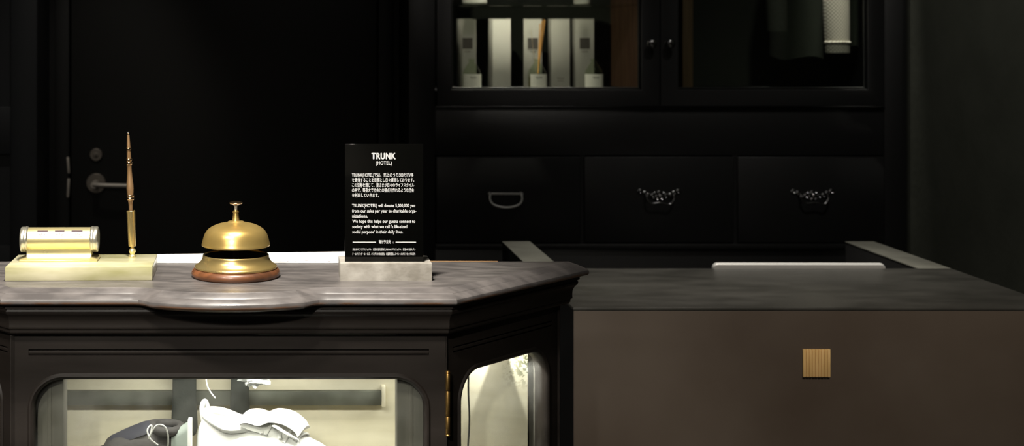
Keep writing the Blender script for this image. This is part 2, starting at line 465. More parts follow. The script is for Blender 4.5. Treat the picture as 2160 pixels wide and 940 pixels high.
# panelled casing at the far left, standing a little in front of the back wall
b = BM()
xa = PX(78, 3.98)
box(b, XL, xa, 4.0, YB - .01, 0, ZC - .001)
for x0, x1, z0, z1 in ((PX(22, 3.98), xa, 0, ZC - .001), (XL, PX(22, 3.98), PZ(325, 3.98), PZ(225, 3.98)), (XL, PX(22, 3.98), 0, .2), (XL, PX(22, 3.98), PZ(700, 3.98), PZ(517, 3.98)), (XL, PX(22, 3.98), 2.3, ZC - .001)):
    box(b, x0, x1, 3.98, 4.001, z0, z1, .002)
struct(obj('trim_2', b, 'panel'))

# ================================================================== BACK CABINET
CD = 3.90
def cx(px): return PX(px, CD)
def cz(py): return PZ(py, CD)
cab = thing('wall_cabinet', 'tall black cabinet with two glazed doors above three drawers, against the back wall', 'cabinet', (1.0, 4.1, 0))
CX0, CX1, CZ1, CB = cx(862), cx(1915) - .002, 2.55, 4.292
zfl = 1.352
b = BM()
box(b, CX0, cx(918), CD, CB, 0, CZ1, .002)                 # left side
box(b, cx(1866), CX1, CD, CB, 0, CZ1, .002)                # right side
box(b, cx(918), cx(1866), CB - .02, CB, 0, zfl - .03)      # lower back
box(b, cx(918), cx(1866), CD + .02, CB - .02, zfl - .02, zfl)                # floor of the glazed part
box(b, cx(918), cx(1866), CD + .004, CD + .03, cz(328), cz(229), .002)       # frieze board
box(b, cx(918), cx(1866), CD - .004, CD + .02, cz(229), cz(225), .0015)      # bead under the doors
box(b, cx(918), cx(1866), CD, CB - .02, CZ1 - .12, CZ1, .002)                # top
box(b, cx(918), cx(1866), CD - .010, CB - .02, cz(524), cz(513), .002)       # ledge under the drawers
box(b, cx(918), cx(1866), CD + .004, CB - .02, .0, cz(524), .002)            # base
for px in (1228, 1551): box(b, cx(px) - .008, cx(px) + .008, CD + .002, CD + .3, cz(513), cz(328))
obj('carcass', b, 'cab', cab)
b = BM(); box(b, cx(918), cx(1866), CB - .012, CB - .004, zfl, CZ1 - .12)
obj('back_panel', b, 'cab_in', cab)
xpart = cx(1390)
b = BM(); box(b, PX(1350, CD + .02), PX(1350, CD + .02) + .012, CD + .03, CB - .014, zfl, CZ1 - .12)
obj('wooden_partition', b, 'cab_wood', cab)
b = BM(); box(b, PX(1440, 4.0), PX(1462, 4.0), 4.0, 4.05, zfl, CZ1 - .12, .002)
obj('wooden_upright', b, 'post_wood', cab)
b = BM(); box(b, cx(920), PX(1350, CD + .02) - .001, CD + .05, CB - .015, 1.5855, 1.5915, .001)
obj('glass_shelf', b, 'shelfglass', cab)
b = BM(); tube(b, [(PX(1462, 4.0), 4.12, 2.28), (cx(1866), 4.12, 2.28)], .011, 16)
obj('hanging_rail', b, 'dark_metal', cab)
fy = frame((0, 0, 0), (1, 0, 0), (0, 0, 1))     # local z points to -y
def at_y(y): return Matrix.Translation((0, y, 0)) @ fy
for x0, x1, g0, g1, kx in ((cx(921), cx(1389.5), cx(951), cx(1351), 1371), (cx(1391), cx(1862), cx(1427), cx(1827), 1409)):
    b = BM()
    o_ = [(x0, cz(223.5)), (x1, cz(223.5)), (x1, CZ1 - .125), (x0, CZ1 - .125)]
    h_ = [(g0, cz(188.5)), (g1, cz(188.5)), (g1, CZ1 - .17), (g0, CZ1 - .17)]
    plate(b, [o_, h_], .022, at_y(CD - .001), .0015)
    d = obj('glazed_door', b, 'cab', cab)
    b = BM()
    plate(b, [h_, [(g0 + .006, cz(188.5) + .006), (g1 - .006, cz(188.5) + .006), (g1 - .006, CZ1 - .176), (g0 + .006, CZ1 - .176)]], .008, at_y(CD + .006), .002)
    obj('glazing_bead', b, 'cab', d)
    b = BM(); box(b, g0 - .004, g1 + .004, CD + .002, CD + .006, cz(188.5) - .004, CZ1 - .166)
    obj('glass_pane', b, 'pane_cab', d)
    b = BM(); k = P(kx, 92, CD - .012)
    disc_y(b, [(.0095, 0), (.0095, .002), (.005, .004), (.0048, .012), (.0105, .016), (.0135, .022), (.0125, .028), (.008, .032), (0, .033)], k, 32)
    obj('knob', b, 'dark_metal', d)
hk = 0
for x0, x1, hx in ((920, 1224, 1065), (1232, 1547, 1389), (1555, 1864, 1712)):
    b = BM(); box(b, cx(x0), cx(x1), CD - .006, CD + .3, cz(511), cz(330), .003)
    d = obj('drawer', b, 'cab', cab)
    b = BM()
    hz = cz(408); xx = cx(hx); w = .043; y0 = CD - .006
    if hk == 0:      # plain half-round bail on a straight backplate
        box(b, xx - w - .004, xx + w + .004, y0 - .003, y0, hz - .0025, hz + .0035, .001)
        for s in (-1, 1):
            disc_y(b, [(.0055, 0), (.0055, .008), (.004, .012), (0, .013)], Vector((xx + s * w, y0, hz)), 20)
        tube(b, smooth_pts([(xx - w, y0 - .012, hz), (xx - w, y0 - .016, hz - .016), (xx - w * .72, y0 - .020, hz - .029), (xx, y0 - .022, hz - .035),
                            (xx + w * .72, y0 - .020, hz - .029), (xx + w, y0 - .016, hz - .016), (xx + w, y0 - .012, hz)]), .0032, 12)
        obj('bail_handle', b, 'chrome', d)
    else:            # pierced ornamental backplate with a bail
        tilt = .05 if hk == 1 else .0
        lobes = [(-.052, .006, .008), (-.040, .002, .007), (-.030, -.004, .007), (-.018, -.006, .008), (-.006, -.010, .009), (.006, -.010, .009), (.018, -.006, .008), (.030, -.004, .007), (.040, .002, .007), (.052, .006, .008), (0, .002, .008), (-.012, .0, .006), (.012, .0, .006)]
        for lx, lz, lr in lobes:
            lathe(b, [(lr, 0), (lr * .95, .0016), (lr * .55, .0032), (lr * .3, .0018), (0, .0026)], seg=20, mtx=Matrix.Translation((xx + lx, y0, hz + lz)) @ Matrix.Rotation(PI / 2, 4, 'X'))
        for s in (-1, 1):
            disc_y(b, [(.005, 0), (.005, .008), (.0035, .013), (0, .014)], Vector((xx + s * .036, y0, hz - .001)), 16)
        tube(b, smooth_pts([(xx - .036, y0 - .012, hz), (xx - .037, y0 - .016, hz - .012), (xx - .024, y0 - .019, hz - .024), (xx, y0 - .019, hz - .022), (xx + .024, y0 - .019, hz - .026), (xx + .037, y0 - .016, hz - .012), (xx + .036, y0 - .012, hz)]), .0026, 10)
        obj('ornate_handle', b, 'dark_metal', d)
    hk += 1

# ---- cartons, bottles and jars behind the glass
def carton(px0, px1, D, m, mark, text, label, rot=0.0):
    x0, x1 = PX(px0, D), PX(px1, D); w = (x1 - x0)
    t = thing('diffuser_carton', label, 'box', ((x0 + x1) / 2, D + w / 2, zfl), rot, 'tall cartons behind the cabinet glass')
    h = .199; hw = w / 2
    b = BM(); box(b, -hw, hw, -hw, hw, 0, h, .0008)
    obj('carton_body', b, m, t, True)
    b = BM()
    box(b, -hw - .0003, hw + .0003, -hw - .0003, hw + .0003, h - .0005, h + .0006, .0003)
    obj('lid_flap', b, m, t, True)
    if mark:
        b = BM(); box(b, -.0145, .0145, -hw - .0006, -hw + .0004, h - .086, h - .055)
        obj('printed_square', b, 'boxmark', t, True)
        b = BM(); add_text(b, 'TRUNK', -.009, .009, h - .096, .0035, -hw - .0001); obj('lettering', b, 'boxmark', t, True)
    if text:
        b = BM(); add_text(b, 'TRUNK', -.011, .011, .026, .0045, -hw - .0001); add_text(b, '(HOTEL)', -.008, .008, .0195, .0035, -hw - .0001)
        obj('lettering', b, 'boxmark', t, True)
    return t
carton(967, 1005, 4.07, 'boxg', True, False, 'tall grey carton with a dark printed square, farthest left on the cabinet floor')
carton(1037, 1076, 4.07, 'boxw', False, False, 'plain pale tall carton standing second from the left in the cabinet', .10)
carton(1108, 1146, 4.07, 'boxg', True, False, 'tall carton with a dark square behind the bottle holding reeds', -.16)
carton(1163, 1202, 4.07, 'boxg', False, True, 'tall grey carton lettered near its foot, right of the reed bottle')
carton(1214, 1253, 4.07, 'boxg', True, False, 'tall carton with a dark printed square, rightmost of the five behind the glass')

def bottle(px, D, lpx0, lpx1, label, glass='bottle', reeds=False):
    c = Vector((PX(px, D), D, zfl))
    t = thing('diffuser_bottle', label, 'bottle', c, 0, 'small bottles behind the cabinet glass')
    b = BM()
    lathe(b, [(0, .001), (.024, .001), (.026, .003), (.026, .042), (.024, .052), (.016, .066), (.0095, .074), (.0085, .082), (.0105, .0825), (.0105, .085), (.0075, .085), (.007, .074), (.013, .066), (.021, .052), (.0235, .042), (.0235, .004), (0, .004)], seg=40)
    obj('glass_body', b, glass, t, True)
    b = BM(); lathe(b, [(0, .0045), (.0232, .0045), (.0232, .036), (0, .036)], seg=32); obj('oil', b, 'oil', t, True)
    # paper label wrapped round the front
    b = BM(); x0, x1 = PX(lpx0, D) - c.x, PX(lpx1, D) - c.x
    rr = .0265; a0 = math.asin(max(-.98, x0 / rr)); a1 = math.asin(min(.98, x1 / rr)); n = 16
    rings = []
    for k in range(n + 1):
        a = a0 + (a1 - a0) * k / n
        rings.append([(r * math.sin(a), -r * math.cos(a), z) for r, z in ((rr, .003), (rr, .0435), (rr + .0005, .0435), (rr + .0005, .003))])
    loft(b, rings); lb = obj('paper_label', b, 'blabel', t, True)
    b = BM(); add_text(b, 'TRUNK', -.008, .010, .031, .0042, -rr - .0007); obj('lettering', b, 'boxmark', lb, True)
    if reeds:
        for q, (tx, tz, ty, r) in enumerate(((PX(1151, D), 42, .01, .0017), (PX(1147, D), 41, -.004, .0017), (PX(1144, D), 44, .004, .0017), (PX(1140, D), 50, .008, .0015), (PX(1119, D), 62, -.006, .0008))):
            b = BM()
            tube(b, [(.001 * (q - 2), 0, .006), (tx - c.x, ty, PZ(tz, D) - zfl)], r, 8)
            obj('reed', b, 'reedpale' if q == 4 else 'reed', t, True)
    return t
bottle(995, 3.995, 977, 1014, 'clear bottle with white label before the leftmost grey carton')
bottle(1133, 3.995, 1117, 1153, 'clear bottle with white label holding orange reed sticks', reeds=True)
bottle(1252, 3.995, 1233, 1271, 'dim bottle with white label near the reddish wood, last on the right')

for px0, px1, lab in ((975, 1027, 'larger brightly lit white jar at the left of the glass shelf'), (1210, 1245, 'smaller white jar at the right of the glass shelf')):
    D = 4.03; r = (PX(px1, D) - PX(px0, D)) / 2
    t = thing('ceramic_jar', lab, 'jar', (PX((px0 + px1) / 2, D), D, 1.5916), 0, 'white jars on the glass shelf')
    b = BM(); lathe(b, [(0, .0), (r * .9, .0), (r, .004), (r, .085), (r * .94, .087), (r * .90, .085), (r * .9, .010), (0, .010)], seg=40)
    obj('jar_body', b, 'candle', t, True)
    b = BM(); lathe(b, [(0, .0105), (r * .895, .0105), (r * .895, .06), (0, .062)], seg=32); w_ = obj('wax_fill', b, 'wax', t, True)

# ---- garments on the rail
def garment(name, label, xb, hem, sleeve_x, cuff, depth_y, mbody, msleeve, wbody, wsleeve, band=False, zt=2.14):
    t = thing(name, label, 'coat', (xb, 4.12, hem), 0, 'garments hanging in the cabinet')
    b = BM(); rings = []
    H = zt - hem
    for k in range(15):
        u = k / 14; z = hem + H * u
        hw = wbody / 2 * (1.0 - .25 * u); hd = .115 if u < .8 else .115 * (1 - (u - .8) * 3.6)
        rings.append([(xb + hw * math.cos(a) * (1 + .06 * math.sin(5 * a + 1)), 4.135 + hd * math.sin(a), z + (.006 * math.sin(3 * a) if k == 0 else 0)) for a in [2 * PI * j / 40 for j in range(40)]])
    loft(b, rings); obj('coat_body', b, mbody, t)
    b = BM(); rings = []
    for k in range(15):
        u = k / 14; z = cuff + (zt - .05 - cuff) * u
        xm = sleeve_x + (xb - sleeve_x) * max(0, u - .3) * 1.1
        hw = wsleeve / 2 * (1 + .25 * u + .05 * math.sin(9 * u)); hd = .032
        rings.append([(xm + hw * math.cos(a), depth_y + hd * math.sin(a) + .04 * u, z) for a in [2 * PI * j / 28 for j in range(28)]])
    loft(b, rings); sl = obj('sleeve', b, msleeve, t)
    if band:
        b = BM(); rings = []
        for z, g in ((cuff + .026, .0), (cuff + .027, .003), (cuff + .031, .003), (cuff + .032, .0)):
            rings.append([(sleeve_x + (wsleeve / 2 * 1.02 + g) * math.cos(a), depth_y + (.0325 + g) * math.sin(a), z) for a in [2 * PI * j / 28 for j in range(28)]])
        loft(b, rings); obj('cuff_band', b, 'tweed', sl)
    b = BM()
    tube(b, smooth_pts([(xb, 4.03, zt - .02), (xb, 4.09, zt + .02), (xb, 4.12, zt + .035), (xb, 4.15, zt + .02), (xb, 4.22, zt - .02)]), .008, 10)
    tube(b, smooth_pts([(xb, 4.12, zt + .03), (xb, 4.12, zt + .09), (xb, 4.137, zt + .125), (xb, 4.12, zt + .153), (xb, 4.103, zt + .135)]), .002, 8)
    obj('coat_hanger', b, 'dark_metal', t)
    return t
garment('hanging_coat', 'dark long coat hanging behind the right glazed door, left of the pale tweed sleeve', PX(1690, 4.1), PZ(122, 4.05), PX(1631, 4.03), PZ(66, 4.03), 4.0, 'coat', 'coat2', .135, .052)
garment('tweed_jacket', 'pale grey tweed jacket with banded cuff hanging rightmost in the cabinet', PX(1775, 4.12), PZ(100, 4.12), PX(1762, 4.0), PZ(111, 4.0), 3.985, 'coat', 'tweed', .06, .066, True)

# ================================================================== STEEL COUNTER
CT = EYE - 571 / F * 2.5     # top of the counter
KX0, KX1, KY0, KY1, KY2 = .500, 1.362, 2.5, 2.922, 3.31
counter = thing('steel_counter', 'low dark steel reception counter with a small wooden square on its front', 'counter', ((KX0 + KX1) / 2, 2.7, 0))
b = BM(); box(b, KX0 + .001, KX1 - .001, KY0 + .001, KY1 - .001, 0, CT - .006, .0015)
obj('counter_front', b, 'counter', counter)
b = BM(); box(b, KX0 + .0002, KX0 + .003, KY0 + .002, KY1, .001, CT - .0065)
obj('shaded_end', b, 'desk', counter)  # black sheet that paints in the shade on the counter's left end
b = BM(); box(b, KX0, KX1, KY0, KY1, CT - .006, CT, .0018)
obj('counter_top', b, 'ctop', counter)
for x0, x1 in ((KX0 - .004, KX0 + .062), (KX1 - .068, KX1)):
    b = BM(); box(b, x0 + .001, x1 - .001, KY1 + .0005, KY2 - .001, 0, CT - .004, .001)
    wg = obj('side_wing', b, 'desk', counter)
    b = BM(); box(b, x0, x1, KY1, KY2, CT - .004, CT, .0015)
    obj('wing_top', b, 'wing', wg)
b = BM(); box(b, KX0 + .062, KX1 - .068, KY1, KY2 - .02, .74, .77, .002)
obj('desk_shelf', b, 'desk', counter)
b = BM()
ex0, ex1, ez0, ez1 = PX(1693, 2.5), PX(1750.5, 2.5), PZ(794, 2.5), PZ(736, 2.5)
n = 9; w = (ex1 - ex0) / n
for k in range(n):
    box(b, ex0 + k * w + (.0004 if k else 0), ex0 + (k + 1) * w - (.0004 if k < n - 1 else 0), KY0 - .0028, KY0 + .002, ez0, ez1, .0003)
box(b, ex0 + .0005, ex1 - .0005, KY0 - .0012, KY0 + .002, ez0 + .0005, ez1 - .0005)
M['emblem'] = mat('honey_wood', (.92, .61, .26), .55, var=(.78, .50, .19), vscale=40, stretch=(3, 1, .4))
em = obj('wooden_emblem', b, 'emblem', counter); em['label'] = 'small honey coloured wooden square with vertical grooves'

# laptop standing on the desk behind the counter, seen from behind its lid
lx0, lx1 = PX(1505, 2.95), PX(1867, 2.95)
lap = thing('laptop', 'silver laptop behind the steel counter, only its lid edge showing', 'laptop', ((lx0 + lx1) / 2, 3.06, .77), math.radians(-.9))
hw = (lx1 - lx0) / 2
b = BM(); plate(b, [rrect(-hw, hw, -.06, .18, .012)], .014, Matrix.Translation((0, 0, .009)), .002); bs = obj('laptop_base', b, 'alu', lap, True)
b = BM(); box(b, -hw + .03, hw - .03, .0, .10, .0155, .0168, .0004); obj('keyboard', b, 'screen', bs, True)
ztop = PZ(555, 2.945)
hl = ztop - .77 - .016
ta = math.atan2(.052, hl)
lf = Matrix.Translation((0, -.060, .016)) @ Matrix.Rotation(PI / 2 + ta, 4, 'X')
b = BM(); plate(b, [rrect(-hw, hw, 0, hl / math.cos(ta), .011)], .012, lf, .003); ld = obj('laptop_lid', b, 'alu', lap, True)
b = BM(); plate(b, [rrect(-hw + .006, hw - .006, .008, hl / math.cos(ta) - .010, .006)], .0006, lf @ Matrix.Translation((0, 0, -.0062))); obj('screen', b, 'screen', ld, True)

# ================================================================== DISPLAY CASE
XC = -.078
ZT = 1.170
case = thing('display_case', 'antique dark wood display case with glass door and canted corner, lit inside', 'display case', (XC, 1.98, 0))
FH = .297; BH = .519
CDIR = Vector((.222, .238)).normalized(); CN = Vector((CDIR.y, -CDIR.x)); YBK = 2.088
def outline_at(o, bow):
    """plan of the case offset by o: straight or bowed front, canted sides, flat back"""
    yf_ = 1.85 - o
    p0 = Vector((FH, 1.85)) + CN * o
    t0 = (yf_ - p0.y) / CDIR.y; t1 = (YBK - p0.y) / CDIR.y
    ca, cb = p0 + CDIR * t0, p0 + CDIR * t1
    mid = []
    if bow:
        m = [(-.128, 1.850), (-.118, 1.8495), (-.111, 1.845), (-.106, 1.8385), (-.101, 1.833)]
        m += [(-.096 + .192 * k / 20, 1.811 + ((-.096 + .192 * k / 20) / .096) ** 2 * .0195) for k in range(21)]
        m += [(.101, 1.833), (.106, 1.8385), (.111, 1.845), (.118, 1.8495), (.128, 1.850)]
        n = len(m)
        for i in range(n):
            p, q = Vector(m[max(0, i - 1)]), Vector(m[min(n - 1, i + 1)])
            tg = (q - p).normalized(); nn = Vector((tg.y, -tg.x))
            if i in (0, n - 1): nn = Vector((0, -1))
            mid.append(Vector(m[i]) + nn * o)
    pts = [Vector((-cb.x, YBK)), Vector((-ca.x, yf_))] + mid + [Vector((ca.x, yf_)), Vector((cb.x, YBK))]
    return [Vector((p.x + XC, p.y)) for p in pts]
def sweep_case(bm, bow, prof):
    rings = [[bm.verts.new((p.x, p.y, z)) for p in outline_at(o, bow)] for o, z in prof]
    n = len(rings[0])
    for a, c in zip(rings[:-1], rings[1:]):
        for k in range(n): bm.faces.new([a[k], a[(k + 1) % n], c[(k + 1) % n], c[k]])
    bm.faces.new(rings[0]); bm.faces.new(rings[-1][::-1])
b = BM()
sweep_case(b, True, [(-.0215, ZT), (-.0208, ZT - .0006), (-.0200, ZT - .0010), (-.0110, ZT - .0052), (-.0100, ZT - .0064), (-.0085, ZT - .0068), (-.0030, ZT - .0105), (-.0008, ZT - .0125), (0, ZT - .015), (0, ZT - .0175), (-.0015, ZT - .0195), (-.005, ZT - .0205), (-.012, ZT - .021), (-.016, ZT - .024)])
obj('top_slab', b, 'slab', case, smooth=28)
b = BM(); box(b, PX(905, 2.09), PX(1050, 2.09), 2.0885, 2.092, ZT - .012, ZT + .0004, .0004)
obj('rear_lip', b, 'lip', case)
b = BM()
sweep_case(b, False, [(-.010, ZT - .0225), (-.010, ZT - .026), (-.0125, ZT - .0275), (-.0115, ZT - .030), (-.0125, ZT - .0335), (-.0150, ZT - .036), (-.0158, ZT - .0375), (-.0170, ZT - .0400), (-.0177, ZT - .0430), (-.0180, ZT - .0470), (-.0180, ZT - .0505), (-.0178, ZT - .0530), (-.0182, ZT - .0540), (-.0200, ZT - .0550), (-.0202, ZT - .0590), (-.0220, ZT - .0615), (-.030, ZT - .0625), (-.034, ZT - .063)])
obj('cornice', b, 'wood', case, smooth=28)
ZB = ZT - .063      # 1.107 top of the body
# body: corner posts, base, back
bl, fl, fr, br = outline_at(-.030, False)
DF = fl.y           # depth of the front face
b = BM()
z_low = .44
sweep_case(b, False, [(-.031, z_low), (-.03, z_low - .001), (-.03, .10), (-.018, .09), (-.018, 0)])
obj('lower_cupboard', b, 'wood', case)
for s in (-1, 1):
    b = BM()        # front corner post inside the door
    x0, x1 = sorted((XC + s * .222, XC + s * .276))
    box(b, x0, x1, DF + .018, DF + .050, z_low, ZB - .001, .003)
    x0, x1 = sorted((XC + s * .238, XC + s * .244))
    box(b, x0, x1, DF + .0165, DF + .03, z_low, ZB - .001, .001)
    obj('inner_post', b, 'wood_in', case)
b = BM(); box(b, XC - .475, XC + .475, 2.0825, 2.0875, z_low, ZB - .001); obj('rear_board', b, 'wood', case)
b = BM(); box(b, XC - .426, XC + .426, 2.072, 2.082, z_low, ZB - .001)
lin = obj('pale_backing', b, 'linen', case)
b = BM(); box(b, PX(138, 2.06), PX(804, 2.06), 2.062, 2.0725, PZ(855, 2.062), PZ(825, 2.062), .001)
obj('dark_band', b, 'band', case)  # solid stand-in for a dark band taken for a mirror reflection
b = BM(); box(b, PX(805, 2.06), PX(813, 2.06), 2.060, 2.0725, PZ(858, 2.06), PZ(815, 2.06), .001)
obj('band_end', b, 'linen', case)
zs = .875
b = BM()
sweep_case(b, False, [(-.052, zs), (-.052, zs - .012)])
obj('inner_shelf', b, 'linen', case)
# the front door
dr0, dr1 = PX(22.5, DF), PX(942, DF)
def groove_frame(bm, fr_, W0, W1, z0, z1, hole, g0, g1, gz, thick=.020):
    """door leaf with two grooves across its top rail"""
    core = [[(W0, z0), (W1, z0), (W1, z1), (W0, z1)], hole]
    plate(bm, core, thick - .004, fr_ @ Matrix.Translation((0, 0, -.004)), .0)
    ga, gb = gz
    gw = .0011
    plate(bm, [[(W0, z0), (W1, z0), (W1, gb - gw), (W0, gb - gw)], hole], .004, fr_ @ Matrix.Translation((0, 0, .006)), .0)
    plate(bm, [[(W0, ga + gw), (W1, ga + gw), (W1, z1), (W0, z1)]], .004, fr_ @ Matrix.Translation((0, 0, .006)), .0)
    plate(bm, [[(g0, gb + gw), (g1, gb + gw), (g1, ga - gw), (g0, ga - gw)]], .004, fr_ @ Matrix.Translation((0, 0, .006)), .0006)
    for a, c in ((W0, g0), (g1, W1)):
        plate(bm, [[(a, gb - gw), (c, gb - gw), (c, ga + gw), (a, ga + gw)]], .004, fr_ @ Matrix.Translation((0, 0, .006)), .0)
oz0, oz1 = .52, PZ(799, DF)
o0, o1 = PX(70, DF), PX(896, DF)
hole = rrect(o0, o1, oz0, oz1, .040, 14)
fr_door = Matrix.Translation((0, DF + .009, 0)) @ fy
b = BM()
groove_frame(b, fr_door, dr0, dr1, z_low + .002, ZB - .0025, hole, PX(60, DF), PX(905, DF), (PZ(738, DF), PZ(748, DF)))
dd = obj('case_door', b, 'wood', case)
def rim(bm, hole_, frame_, out=.0065, z=.0085):
    """rounded bead around an opening"""
    pts = [Vector((p[0], p[1], 0)) for p in hole_]
    oo = offset_poly([(p.x, p.y) for p in pts], out); ii = offset_poly([(p.x, p.y) for p in pts], -.001)
    prof = ((0.0, z), (.25, z + .0022), (.5, z + .0026), (.8, z + .001), (1, z - .003), (1, z - .016))
    rings = []
    for i in range(len(pts)):
        rings.append([frame_ @ Vector((oo[i].x + (ii[i].x - oo[i].x) * u, oo[i].y + (ii[i].y - oo[i].y) * u, w)) for u, w in prof])
    rings.append(rings[0])
    R = [[bm.verts.new(p) for p in r] for r in rings[:-1]]; R.append(R[0])
    for a, c in zip(R[:-1], R[1:]):
        for k in range(len(a) - 1): bm.faces.new([a[k], a[k + 1], c[k + 1], c[k]])
b = BM(); rim(b, hole, fr_door, .0075); obj('glazing_bead', b, 'wood', dd)
b = BM(); plate(b, [rrect(o0 - .008, o1 + .008, oz0 - .008, oz1 + .008, .03)], .003, fr_door @ Matrix.Translation((0, 0, -.0005)))
obj('glass_pane', b, 'pane', dd)
for zc in (PZ(849, DF), .60):
    b = BM(); hx = PX(945, DF - .006); r = .0029; hh = .040
    ks = [-1, -.42, .42, 1]
    for a, c in zip(ks[:-1], ks[1:]):
        lathe(b, [(r * .9, zc + a * hh + .0003), (r, zc + a * hh + .0008), (r, zc + c * hh - .0008), (r * .9, zc + c * hh - .0003)], (hx, DF - .004, 0), 20)
    for s in (-1, 1):
        lathe(b, [(r * .7, zc + s * hh), (r * 1.05, zc + s * (hh + .0012)), (r * .9, zc + s * (hh + .003)), (0, zc + s * (hh + .004))], (hx, DF - .004, 0), 20)
    box(b, hx - .0008, hx + .0012, DF - .003, DF + .006, zc - hh, zc + hh)
    obj('hinge', b, 'hinge', dd)
# front stiles left and right of the door, up to the corners
for x0, x1 in ((fl.x + .001, dr0 - .0012), (dr1 + .0012, fr.x - .0005)):
    b = BM(); box(b, x0, x1, DF + .001, DF + .022, z_low, ZB - .001, .0012)
    obj('corner_stile', b, 'wood', case)
# canted sides with their own panes
for s in (-1, 1):
    a_, c_ = (fr, br) if s > 0 else (fl, bl)
    d_ = (c_ - a_); L = d_.length; d_.normalize()
    if s > 0:
        fr_s = frame((a_.x, a_.y, 0), (d_.x, d_.y, 0), (0, 0, 1))
        sgn = 1
    else:
        fr_s = frame((a_.x, a_.y, 0), (-d_.x, -d_.y, 0), (0, 0, 1)); sgn = -1
    fr_s = fr_s @ Matrix.Translation((0, 0, -.009))
    W0, W1 = sorted((sgn * .002, sgn * (L - .001))); h0, h1 = sorted((sgn * .037, sgn * .247)); g0, g1 = sorted((sgn * .02, sgn * .262))
    hole2 = rrect(h0, h1, oz0, oz1 + .001, .040, 14)
    b = BM()
    groove_frame(b, fr_s, W0, W1, z_low, ZB - .0015, hole2, g0, g1, (PZ(738, DF), PZ(748, DF)))
    sd = obj('canted_side', b, 'wood', case)
    b = BM(); j0, j1 = sorted((sgn * .2475, sgn * .262))
    vs = box(b, j0, j1, z_low + .002, ZB - .002, -.034, -.010, .002); bmesh.ops.transform(b, matrix=fr_s, verts=b.verts)
    obj('inner_jamb', b, 'wood_in', sd)
    b = BM(); rim(b, hole2, fr_s, .0075); obj('glazing_bead', b, 'wood', sd)
    b = BM(); plate(b, [rrect(h0 - .008, h1 + .008, oz0 - .008, oz1 + .008, .03)], .003, fr_s @ Matrix.Translation((0, 0, -.0005)))
    obj('glass_pane', b, 'pane', sd)
# rear ledge carrying the paper, behind the slab
b = BM(); box(b, PX(300, 2.12), PX(742, 2.12), 2.0905, 2.165, ZT - .022, ZT - .006, .002)
obj('rear_ledge', b, 'wood', case)

